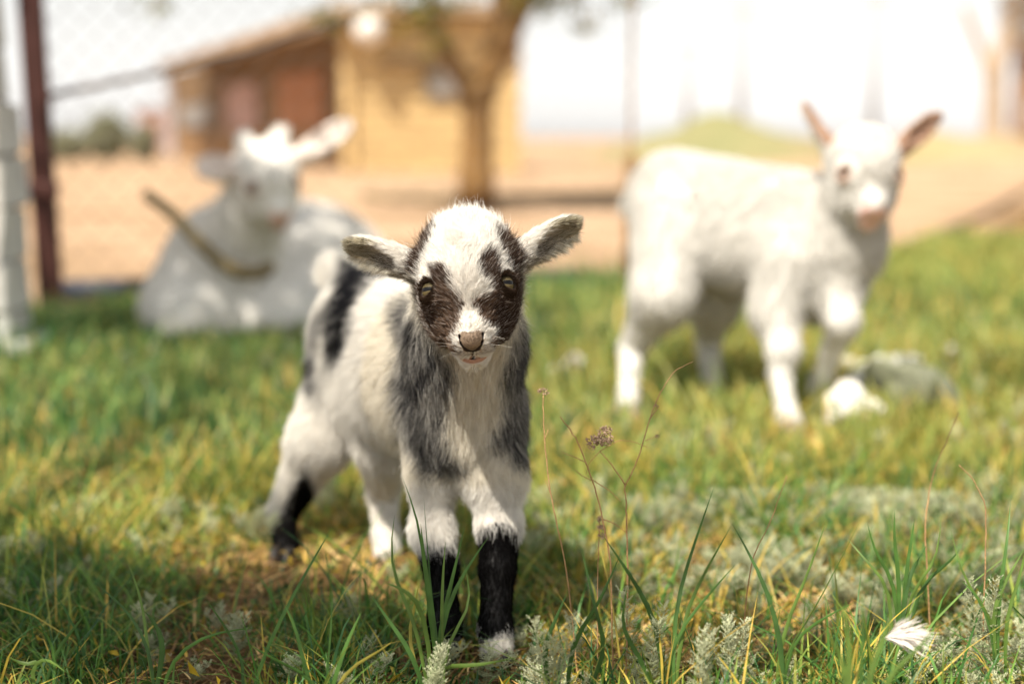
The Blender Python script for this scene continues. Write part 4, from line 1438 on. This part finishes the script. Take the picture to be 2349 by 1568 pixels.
# near sward, thin and uneven
def near_d(x, y):
    return np.clip(.15 + 1.1 * smooth_noise(x, y, .12, 31) ** 1.6 - .1 * ((x < -.05) & (y < 1.5)), 0.04, 1)
P = scatter(40000, .98, 2.05, 2, near_d, .2)
n = len(P)
h = rg.uniform(.016, .042, n) * np.where(rg.random(n) < .12 + .16 * (P[:, 0] > .06), rg.uniform(1.6, 2.8, n), 1) * (.7 + .6 * smooth_noise(P[:, 0], P[:, 1], .12, 31))
c = mix_grass(P, rg, .35, .22)
h = h * tread(P)
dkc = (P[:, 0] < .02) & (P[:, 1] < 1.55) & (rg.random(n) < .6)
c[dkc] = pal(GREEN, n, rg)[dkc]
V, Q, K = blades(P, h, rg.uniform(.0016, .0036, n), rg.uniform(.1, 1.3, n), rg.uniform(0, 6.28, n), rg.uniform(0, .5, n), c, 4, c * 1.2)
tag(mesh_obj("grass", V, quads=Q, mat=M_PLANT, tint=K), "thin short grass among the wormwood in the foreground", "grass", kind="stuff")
# dead grass and litter lying flat
P = scatter(32000, .95, 2.9, 3, None, .2, 1.2)
n = len(P)
P[:, 2] = rg.uniform(.001, .012, n)
c = pal(STRAW + [(.55, .36, .08)], n, rg, .35)
dimmed = (P[:, 0] < .02) & (P[:, 1] < 1.58 + .1 * (smooth_noise(P[:, 0], P[:, 1], .1, 51) - .5)) & (rg.random(n) < .7)
c[dimmed] = pal([(.20, .115, .05), (.13, .075, .035), (.28, .17, .07)], n, rg, .3)[dimmed]     # straw coloured darker here to deepen the tree shade
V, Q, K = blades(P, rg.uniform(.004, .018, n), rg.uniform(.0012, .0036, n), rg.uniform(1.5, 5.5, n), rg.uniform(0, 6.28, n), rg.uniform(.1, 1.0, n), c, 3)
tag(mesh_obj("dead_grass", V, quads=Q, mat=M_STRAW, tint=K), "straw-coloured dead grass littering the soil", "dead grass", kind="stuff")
# small round leaves, some yellow
P = scatter(9000, .75, 3.6, 4, None, .2, 1.1)
P[:, 2] = rg.uniform(.004, .03, len(P))
V, Q, K = leaf_quads(P, .014, [(.06, .12, .025), (.05, .10, .03), (.45, .32, .03), (.35, .25, .05), (.10, .15, .03)], rg)
tag(mesh_obj("small_leaves", V, quads=Q, mat=M_PLANT, tint=K), "tiny green and yellow leaves low in the grass", "leaves", kind="stuff")


# silver wormwood: feathery sprigs
def sprig(seed, hgt, nl, fine=True, leaf=None, spread=.35):
    r = np.random.default_rng(seed)
    rib = []
    ns = 3 if fine else 2
    for s_ in range(ns):
        az = r.uniform(0, 6.28); ln_ = r.uniform(.05, spread)
        top_ = np.array([math.cos(az) * ln_ * hgt, math.sin(az) * ln_ * hgt, hgt * r.uniform(.7, 1.0)])
        rib.append((np.zeros(3), top_ * .5 + [0, 0, .1 * hgt], .0009)); rib.append((top_ * .5 + [0, 0, .1 * hgt], top_, .0007))
        for i in range(nl):
            t = (i + .5) / nl
            b0 = top_ * t + np.array([0, 0, .1 * hgt * math.sin(t * 3.1)])
            a = i * 2.4 + r.normal(0, .3)
            el = .35 + .6 * t
            d_ = np.array([math.cos(a) * math.cos(el), math.sin(a) * math.cos(el), math.sin(el)])
            L_ = (hgt * (.30 - .15 * t) if leaf is None else leaf * (1.1 - .5 * t)) * r.uniform(.8, 1.2)
            e_ = b0 + d_ * L_
            rib.append((b0, e_, .0005))
            sd = nrm(np.cross(d_, [0, 0, 1.0])); up_ = np.cross(sd, d_)
            for k in range(4 if fine else 3):
                u_ = .3 + .7 * k / (3 if fine else 2)
                for sg in (-1, 1):
                    m0 = b0 + d_ * L_ * u_
                    dd_ = nrm(d_ * .8 + sd * sg * .8 + up_ * r.normal(.1, .25))
                    l2 = L_ * .36 * (1.15 - .4 * u_)
                    m1 = m0 + dd_ * l2
                    rib.append((m0, m1, .00065))
                    if fine:
                        for s2 in (-1, 1):
                            rib.append((m0 + dd_ * l2 * .5, m0 + dd_ * l2 * .5 + nrm(dd_ + nrm(np.cross(dd_, up_)) * s2 * .8 + r.normal(0, .2, 3)) * l2 * .55, .00062))
    A = np.array([a_ for a_, _, _ in rib]); B = np.array([b__ for _, b__, _ in rib]); W_ = np.array([w for _, _, w in rib])
    if not fine: W_ = W_ * 2.2
    sd = nrm(np.cross(B - A, r.normal(0, 1, A.shape)))
    V = np.stack([A - sd * W_[:, None] * .5, A + sd * W_[:, None] * .5, B + sd * W_[:, None] * .35, B - sd * W_[:, None] * .35], 1).reshape(-1, 3)
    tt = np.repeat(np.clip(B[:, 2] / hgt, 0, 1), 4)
    return V, np.arange(len(V)).reshape(-1, 4), tt


def place(templ, P, sc, r, c_lo, c_hi):
    VV, QQ, KK = [], [], []
    o = 0
    for i, p in enumerate(P):
        V, Q, t = templ[r.integers(0, len(templ))]
        a = r.uniform(0, 6.28); ca, sa = math.cos(a), math.sin(a)
        W_ = np.stack([V[:, 0] * ca - V[:, 1] * sa, V[:, 0] * sa + V[:, 1] * ca, V[:, 2] * r.uniform(.8, 1.15)], 1) * sc[i] + p
        VV.append(W_); QQ.append(Q + o); o += len(V)
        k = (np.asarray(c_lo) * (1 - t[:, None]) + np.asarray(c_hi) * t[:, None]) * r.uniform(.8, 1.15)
        KK.append(k)
    return np.concatenate(VV), np.concatenate(QQ), np.concatenate(KK)


TF = [sprig(200 + i, .042, 19, True, .0125, .95) for i in range(8)]
TC = [sprig(300 + i, .05, 8, False) for i in range(4)]
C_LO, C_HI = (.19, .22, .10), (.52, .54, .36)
def worm_d(x, y):
    u = x / (y * .36)
    side = np.clip(.22 + .75 * (u + .05) * 1.6, .2, 1)
    return side * np.clip(smooth_noise(x, y, .16, 41) * 1.7 - .35, .04, 1)
P = scatter(440, .98, 1.8, 6, worm_d, .12)
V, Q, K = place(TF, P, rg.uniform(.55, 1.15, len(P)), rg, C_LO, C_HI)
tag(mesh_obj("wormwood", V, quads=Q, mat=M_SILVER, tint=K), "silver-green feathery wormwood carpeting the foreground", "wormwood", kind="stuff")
P = scatter(220, 1.7, 3.6, 7, worm_d, .2)
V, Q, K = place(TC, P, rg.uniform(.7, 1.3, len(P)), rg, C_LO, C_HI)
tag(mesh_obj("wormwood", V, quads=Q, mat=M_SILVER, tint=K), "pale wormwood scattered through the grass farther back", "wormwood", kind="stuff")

# single wormwood sprigs that stand out
for i, (x, y, z, sc, lab) in enumerate(((1270, 1400, 1.16, 1.5, "wormwood sprig right of the pied kid's front hoof, behind slanting grass blades"), (1480, 1345, 1.18, 1.9, "tallest wormwood sprig, under the branched dry stalk"),
                                        (1600, 1452, 1.13, 1.3, "bright wormwood sprig right of the tallest one"), (1690, 1410, 1.17, 1.5, "broad wormwood sprig midway to the white feather"),
                                        (2270, 1310, 1.22, 1.6, "wormwood sprig near the right edge above the feather"), (985, 1488, 1.17, 1.2, "wormwood sprig at the foot of the grass tuft before the pied kid"))):
    tp_ = at(x, y, z); base = np.array([tp_[0], tp_[1] , 0.0])
    V, Q, t = sprig(500 + i, tp_[2] * 1.05, 40, True, .0125, .18)
    root = empty("wormwood_sprig", base, lab, "wormwood", "wormwood sprigs in focus")
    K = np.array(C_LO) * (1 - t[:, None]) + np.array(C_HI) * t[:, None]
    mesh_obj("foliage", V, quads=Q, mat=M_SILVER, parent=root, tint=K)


# single grass tufts in focus: every blade a part
def curve_blade(pts, width, col, parent, org, name="blade", tip=None):
    P = np.asarray(pts, float)
    k = np.arange(len(P)); tt = np.linspace(0, len(P) - 1, 9)
    C = np.stack([np.interp(tt, k, P[:, q_]) for q_ in range(3)], 1)
    for _ in range(2): C[1:-1] = (C[:-2] + 2 * C[1:-1] + C[2:]) / 4
    T = nrm(np.gradient(C, axis=0))
    sd = nrm(np.cross(T, AX_F + R.normal(0, .35, 3)))
    nn = np.cross(sd, T)
    t = np.linspace(0, 1, 9)[:, None]
    w = width * .5 * (np.minimum(1, .5 + t * 1.5) * (1 - t ** 3) + .03)
    V = np.concatenate([C - sd * w + nn * w * .35, C, C + sd * w + nn * w * .35]) - org
    Q = [(r_ * 9 + i, r_ * 9 + i + 1, r_ * 9 + 10 + i, r_ * 9 + 9 + i) for r_ in (0, 1) for i in range(8)]
    c = np.asarray(col); c2 = np.asarray(tip if tip is not None else col)
    K = c * (1 - t) + c2 * t
    return mesh_obj(name, V, quads=np.array(Q), mat=M_PLANT, parent=parent, tint=np.concatenate([K, K, K]))


def ground_at(x, z):
    """ground under view column x at depth z"""
    yy = z / math.cos(PITCH)
    p = at(x, 1560, z)
    return np.array([p[0], (z - CAM[2] * math.sin(PITCH)) / math.cos(PITCH), 0.0])


def tuft(lab, x0, z0, blist, group="grass tufts in focus"):
    org = ground_at(x0, z0)
    root = empty("grass_tuft", org, lab, "grass tuft", group)
    for pts, w, c in blist:
        P = [org + np.array([R.normal(0, .004), R.normal(0, .004), 0])] + [at(x, y, z0 + dz) for x, y, dz in pts]
        curve_blade(P, w, c, root, org, tip=np.array(c) * 1.25)
    return root


g1, g2, g3, g4 = (.07, .15, .03), (.11, .18, .035), (.05, .11, .025), (.30, .26, .05)
tuft("tall grass tuft with bent blades in front of the pied kid's black front legs", 1005, 1.20, [
    ([(1000, 1450, 0), (975, 1300, 0), (965, 1200, 0)], .0045, g1), ([(985, 1440, 0), (968, 1215, .01), (925, 1098, .02)], .0036, g1),
    ([(1012, 1450, 0), (1014, 1330, .0), (1022, 1240, .01)], .0036, g2), ([(1000, 1460, 0), (1050, 1330, 0), (1122, 1228, .01)], .0042, g1),
    ([(1010, 1440, 0), (1030, 1360, 0), (1066, 1206, .01)], .0046, g1), ([(980, 1400, 0), (930, 1350, -.01), (882, 1335, -.01)], .0042, g2),
    ([(960, 1440, 0), (930, 1380, .0), (890, 1290, .02), (905, 1180, .03)], .0036, g2), ([(930, 1470, .02), (950, 1400, .02), (962, 1330, .02)], .003, g4),
    ([(1010, 1480, 0), (1090, 1390, 0), (1062, 1280, .03)], .003, g2), ([(990, 1520, -.03), (1080, 1530, -.04), (1190, 1505, -.05)], .0042, g2),
    ([(955, 1510, -.02), (905, 1440, -.02), (845, 1355, -.02)], .0042, g3), ([(1010, 1500, 0), (990, 1390, .0), (972, 1140, .02)], .0022, g3)])
tuft("single long grass blade slanting up to the right in the left foreground", 560, 1.20, [([(600, 1500, 0), (690, 1330, 0), (762, 1208, .02)], .0036, g1), ([(570, 1530, 0), (520, 1440, 0), (470, 1370, 0)], .003, g3)])
tuft("grass tuft with a drooping blade at the lower left", 360, 1.22, [([(372, 1510, 0), (375, 1470, 0), (352, 1420, 0), (330, 1400, 0)], .005, g3), ([(380, 1520, 0), (470, 1450, 0), (590, 1438, .0)], .0034, g1),
                                                    ([(350, 1500, 0), (300, 1400, .02), (210, 1330, .04)], .003, g3), ([(340, 1520, 0), (330, 1380, .02), (290, 1280, .04)], .003, g2)])
tuft("grass tuft leaning left at the lower left corner", 110, 1.20, [([(100, 1500, 0), (60, 1530, 0), (10, 1500, 0)], .0045, g2), ([(120, 1500, 0), (170, 1440, 0), (200, 1400, 0)], .003, g3), ([(60, 1540, 0), (100, 1500, 0), (150, 1540, -.02)], .004, g2), ([(130, 1520, 0), (110, 1440, 0), (30, 1420, 0)], .003, g1)])
tuft("two stiff dark grass blades right of the pied kid's front hoof", 1290, 1.17, [([(1300, 1480, 0), (1370, 1400, 0), (1425, 1265, .02)], .0050, g3), ([(1240, 1500, 0), (1265, 1440, 0), (1300, 1360, 0)], .0046, g3), ([(1400, 1500, 0), (1370, 1420, -.01), (1335, 1260, .0)], .0040, g3)])
tuft("grass tuft with crossing blades below the branched dry stalk", 1530, 1.18, [([(1520, 1450, 0), (1455, 1330, 0), (1385, 1230, 0)], .0046, g3), ([(1470, 1500, 0), (1420, 1440, 0), (1440, 1340, 0)], .0046, g1), ([(1540, 1420, 0), (1580, 1280, .02), (1640, 1110, .05)], .0036, g1), ([(1560, 1440, 0), (1600, 1340, .02), (1680, 1200, .03)], .0036, g2), ([(1530, 1480, 0), (1610, 1380, 0), (1690, 1290, .02)], .003, g1)])
tuft("dark grass tuft with a long blade leaning left, midway to the feather", 1790, 1.18, [([(1800, 1500, 0), (1760, 1340, 0), (1680, 1200, .02)], .0046, g3), ([(1780, 1480, 0), (1850, 1330, .02), (1900, 1180, .05)], .0036, g2), ([(1800, 1480, 0), (1880, 1420, 0), (1960, 1380, 0)], .003, g1), ([(1790, 1500, 0), (1850, 1440, .02), (1985, 1170, .06)], .0026, g2)])
tuft("upright cluster of green blades above the white feather", 2060, 1.24, [([(2065, 1330, 0), (2050, 1250, 0), (2052, 1170, .0)], .0042, g1), ([(2075, 1330, 0), (2090, 1240, 0), (2098, 1190, 0)], .0036, g1), ([(2060, 1330, 0), (2010, 1280, 0), (1990, 1200, 0)], .0036, g1), ([(2070, 1340, 0), (2110, 1280, 0), (2125, 1250, .02)], .004, g3),
                                                              ([(2080, 1350, 0), (2150, 1300, 0), (2160, 1180, .02)], .0030, g2), ([(2050, 1350, 0), (2000, 1300, 0), (1940, 1230, .02)], .003, g2), ([(2090, 1350, 0), (2180, 1290, .02), (2200, 1260, .02)], .0036, g3)])
tuft("pale blurred blades rising just below the white feather", 1960, 1.02, [([(1950, 1540, 0), (1945, 1420, 0), (1920, 1370, 0)], .0042, g2), ([(1980, 1560, 0), (2040, 1440, 0), (2052, 1370, 0)], .0042, g2), ([(1970, 1560, 0), (1985, 1460, 0), (1975, 1330, .0)], .004, g1), ([(1940, 1560, 0), (1930, 1500, 0), (1890, 1440, 0)], .004, g2), ([(2010, 1560, 0), (2100, 1500, 0), (2160, 1420, 0)], .004, g2)])
tuft("grass blades at the right edge with one long upright stem", 2290, 1.22, [([(2285, 1400, 0), (2310, 1250, 0), (2318, 1150, .02)], .0036, g1), ([(2270, 1420, 0), (2300, 1340, 0), (2349, 1260, 0)], .0040, g2), ([(2300, 1420, 0), (2340, 1330, 0), (2370, 1180, 0)], .0036, g2), ([(2290, 1420, 0), (2210, 1340, 0), (2180, 1210, .02)], .003, g2), ([(2280, 1440, 0), (2240, 1360, .0), (2205, 1330, 0)], .003, g1)])
tuft("green blades at the bottom edge between the kid's hooves and the left corner", 740, 1.16, [([(750, 1520, 0), (760, 1420, 0), (762, 1340, 0)], .0034, g3), ([(770, 1540, 0), (800, 1460, 0), (830, 1400, 0)], .004, g1), ([(700, 1540, 0), (680, 1440, 0), (650, 1380, 0)], .0036, g3), ([(740, 1560, 0), (640, 1520, 0), (560, 1470, 0)], .0038, g3), ([(780, 1540, 0), (860, 1500, 0), (900, 1470, 0)], .003, g4)])

# dry stalks with seed heads
M_STALK = surf_mat("dry_brown_stalk", (.40, .235, .11), .8, .4, 80, .3, 300)
M_SEED = surf_mat("dry_seed_head", (.46, .32, .22), .9, .5, 300, .6, 600)


def seed_head(parent, org, c, rad, seed, n=60):
    r = np.random.default_rng(seed)
    mb = MB()
    rad = rad * .9
    for k in range(n):
        d_ = nrm(r.normal(0, 1, 3) + np.array([0, 0, .3])) * r.random() ** .4 * rad * np.array([1.25, 1, .9])
        p = c + d_
        q_ = nrm(r.normal(0, 1, 3)) * rad * .28
        s_ = nrm(np.cross(q_, r.normal(0, 1, 3))) * rad * .12
        u_ = nrm(np.cross(q_, s_)) * rad * .12
        mb.add([p - q_, p + s_, p + u_, p - s_, p - u_, p + q_], [(0, 2, 1), (0, 3, 2), (0, 4, 3), (0, 1, 4), (5, 1, 2), (5, 2, 3), (5, 3, 4), (5, 4, 1)])
    return mb.obj("seed_head", M_SEED, parent, org)


def stalk(lab, x0, z0, lines, heads):
    org = ground_at(x0, z0)
    root = empty("dry_stalk", org, lab, "dry stalk", "dry stalks in the foreground")
    first = True
    for pts, w in lines:
        P = [at(x, y, z0 + dz) for x, y, dz in pts]
        if first: P = [org] + P
        P = np.array(P)
        k = np.arange(len(P)); tt = np.linspace(0, len(P) - 1, 6 * len(P))
        C = np.stack([np.interp(tt, k, P[:, q_]) for q_ in range(3)], 1)
        for _ in range(3): C[1:-1] = (C[:-2] + 2 * C[1:-1] + C[2:]) / 4
        C[1:-1] += R.normal(0, w * .22, C[1:-1].shape)
        MB().tube(C, np.linspace(w * .85, w * .5, len(C)), 6).obj("stem" if first else "branch", M_STALK, root, org, True)
        first = False
    for (x, y, dz), rad, sd in heads:
        seed_head(root, org, at(x, y, z0 + dz), rad, sd)
    return root


stalk("lone dry stalk with a small brown seed head, just right of the pied kid's chest", 1330, 1.26, [([(1300, 1300, 0), (1262, 1130, 0), (1248, 1000, 0), (1246, 905, 0)], .0009), ([(1248, 1010, 0), (1258, 985, 0)], .0005), ([(1262, 1130, 0), (1252, 1100, 0)], .0005)], [((1246, 898, 0), .0046, 1)])
stalk("branched dry stalk with a large ragged seed head and a long arching tip", 1435, 1.20, [([(1440, 1320, 0), (1438, 1200, 0), (1434, 1110, 0)], .0011), ([(1434, 1110, 0), (1400, 1060, 0), (1376, 1034, 0)], .0007), ([(1434, 1115, 0), (1465, 1050, 0), (1490, 960, .01), (1512, 905, .02), (1545, 850, .03), (1590, 828, .04)], .0007),
      ([(1376, 1034, 0), (1420, 1008, 0), (1455, 1012, 0), (1488, 1026, 0)], .0004), ([(1490, 960, .01), (1512, 930, .02)], .0006), ([(1376, 1034, 0), (1352, 1060, 0), (1345, 1085, 0)], .0004), ([(1480, 1010, .01), (1505, 1000, .01)], .0004)],
      [((1382, 1008, 0), .0085, 2), ((1362, 1014, 0), .0072, 12), ((1388, 988, 0), .0058, 13), ((1394, 1012, 0), .0046, 16), ((1386, 980, 0), .0024, 17), ((1505, 930, .02), .0022, 14), ((1508, 1000, .01), .0022, 15)])
stalk("thin dry stalk with side twigs leaning left beside the branched stalk", 1408, 1.20, [([(1404, 1400, 0), (1400, 1280, 0), (1375, 1150, 0), (1345, 1060, 0), (1320, 1000, 0), (1285, 955, 0)], .0010), ([(1345, 1060, 0), (1320, 1048, 0), (1288, 1036, 0)], .0005), ([(1385, 1190, 0), (1410, 1200, 0), (1440, 1222, 0)], .0006),
      ([(1360, 1100, 0), (1400, 1125, 0), (1425, 1150, 0)], .0005), ([(1356, 1100, 0), (1335, 1090, 0), (1318, 1075, 0)], .0005)], [])
stalk("short dry grass ear standing between the two dry stalks", 1372, 1.21, [([(1370, 1350, 0), (1372, 1280, 0), (1376, 1180, 0)], .0007)], [((1378, 1210, 0), .0042, 3), ((1377, 1190, 0), .0036, 4), ((1380, 1228, 0), .0038, 5)])
stalk("reddish dry stalk curving left beyond the white feather", 2140, 1.32, [([(2120, 1200, 0), (2140, 1080, .02), (2200, 945, .04)], .0009)], [])
stalk("dry reddish stalk leaning right in the middle of the right foreground", 1690, 1.24, [([(1720, 1290, 0), (1770, 1190, .02), (1805, 1090, .03)], .0008)], [])
stalk("dry stalk bent left near the right edge", 2250, 1.26, [([(2262, 1240, 0), (2262, 1160, 0), (2235, 1100, 0), (2200, 1066, 0)], .0008)], [])

# feather
fo_ = at(2030, 1462, 1.13)
fea = empty("feather", fo_, "fluffy white feather lying on the grass at the lower right", "feather")
M_FEATHER = surf_mat("white_down", (.72, .66, .60), .8, .08, 30, 0)
MB().tube([(0, 0, 0), at(2070, 1440, 1.13) - fo_, at(2100, 1440, 1.13) - fo_], [.0006, .0005, .0003], 5).obj("shaft", M_FEATHER, fea)
rf_ = np.random.default_rng(9)
Vf, Qf = [], []
for k in range(240):
    t = rf_.random() ** 1.3
    a = lerp(np.zeros(3), at(2046, 1452, 1.13) - fo_, t)
    ang = rf_.choice([-.75, -.35, -.05, .22, .5]) + rf_.normal(0, .10)
    ln_ = rf_.uniform(.026, .046) * (1 - .3 * t) * (1 - .35 * abs(ang))
    d_ = AX_R * math.cos(ang) - AX_U * math.sin(ang) * .8 + AX_T * rf_.normal(0, .16)
    e_ = a + d_ * ln_ + AX_U * rf_.normal(.000, .002)
    mid = (a + e_) / 2 + AX_U * .0015 + AX_T * rf_.normal(0, .001)
    s_ = (AX_U * .0004 + AX_R * .00025)
    i0 = len(Vf)
    Vf += [a - s_, a + s_, mid + s_, mid - s_, e_ + s_ * .2, e_ - s_ * .2]
    Qf += [(i0, i0 + 1, i0 + 2, i0 + 3), (i0 + 3, i0 + 2, i0 + 4, i0 + 5)]
mesh_obj("vane", np.array(Vf), quads=np.array(Qf), mat=M_FEATHER, parent=fea)

# ------------------------------------------------------------------ the shade tree behind the photographer
sb = np.array([-2.3, -1.2, 0.0])
sh = empty("shade_tree", sb, "leafy tree behind the viewpoint that dapples the near grass", "tree")
bs = Body()
bs.cone((0, 0, -.05), .12, (-.1, .1, 1.5), .09, .05)
bs.cone((-.1, .1, 1.5), .08, (1.0, .75, 2.5), .03, .05)
bs.cone((-.1, .1, 1.5), .07, (.3, .2, 2.9), .03, .05)
bs.cone((.8, .65, 2.3), .035, (.9, 2.8, 2.8), .015, .03)
bs.cone((.9, .7, 2.4), .03, (2.8, 1.9, 2.8), .012, .03)
V, Q = bs.build(.02)
mesh_obj("trunk", V, quads=Q, mat=M_BARK, parent=sh)
r9 = np.random.default_rng(90)
tg = []
for (cx, cy, cz, rx, ry, n_) in ((-.40, 1.36, 0, .27, .14, 640), (-.12, 1.30, 0, .20, .08, 210), (-.66, 1.50, 0, .2, .14, 190), (.16, 1.30, 0, .12, .06, 50),
                                 (-.55, 2.75, 0, .5, .35, 260), (-.1, 3.3, 0, .5, .35, 140), (-.72, 3.6, .2, .60, .42, 1700), (.95, 2.6, .3, .42, .25, 100), (-.32, 1.72, .2, .14, .12, 46)):
    g = np.stack([cx + r9.normal(0, rx * .6, n_), cy + r9.normal(0, ry * .6, n_), np.full(n_, cz)], 1)
    tg.append(g + SUN * r9.uniform(2.5, 3.2, n_)[:, None])
c = np.concatenate(tg)
for p_, r_ in ((at(1068, 600, 1.23), .115), (at(1984, 380, 2.33), .17), (at(1850, 600, 2.42), .10), (at(1800, 850, 2.4), .08), (at(1140, 1150, 1.37), .04), (at(1640, 440, 2.6), .13), (at(640, 320, 3.42), .09), (at(770, 640, 1.72), .06)):   # sun flecks between the leaves
    w_ = c - p_
    c = c[np.linalg.norm(w_ - (w_ @ SUN)[:, None] * SUN, axis=1) > r_]
c = c - sb
V, Q, K = leaf_quads(c, .085, LEAFC, r9)
mesh_obj("crown", V, quads=Q, mat=M_PLANT, parent=sh, tint=K)
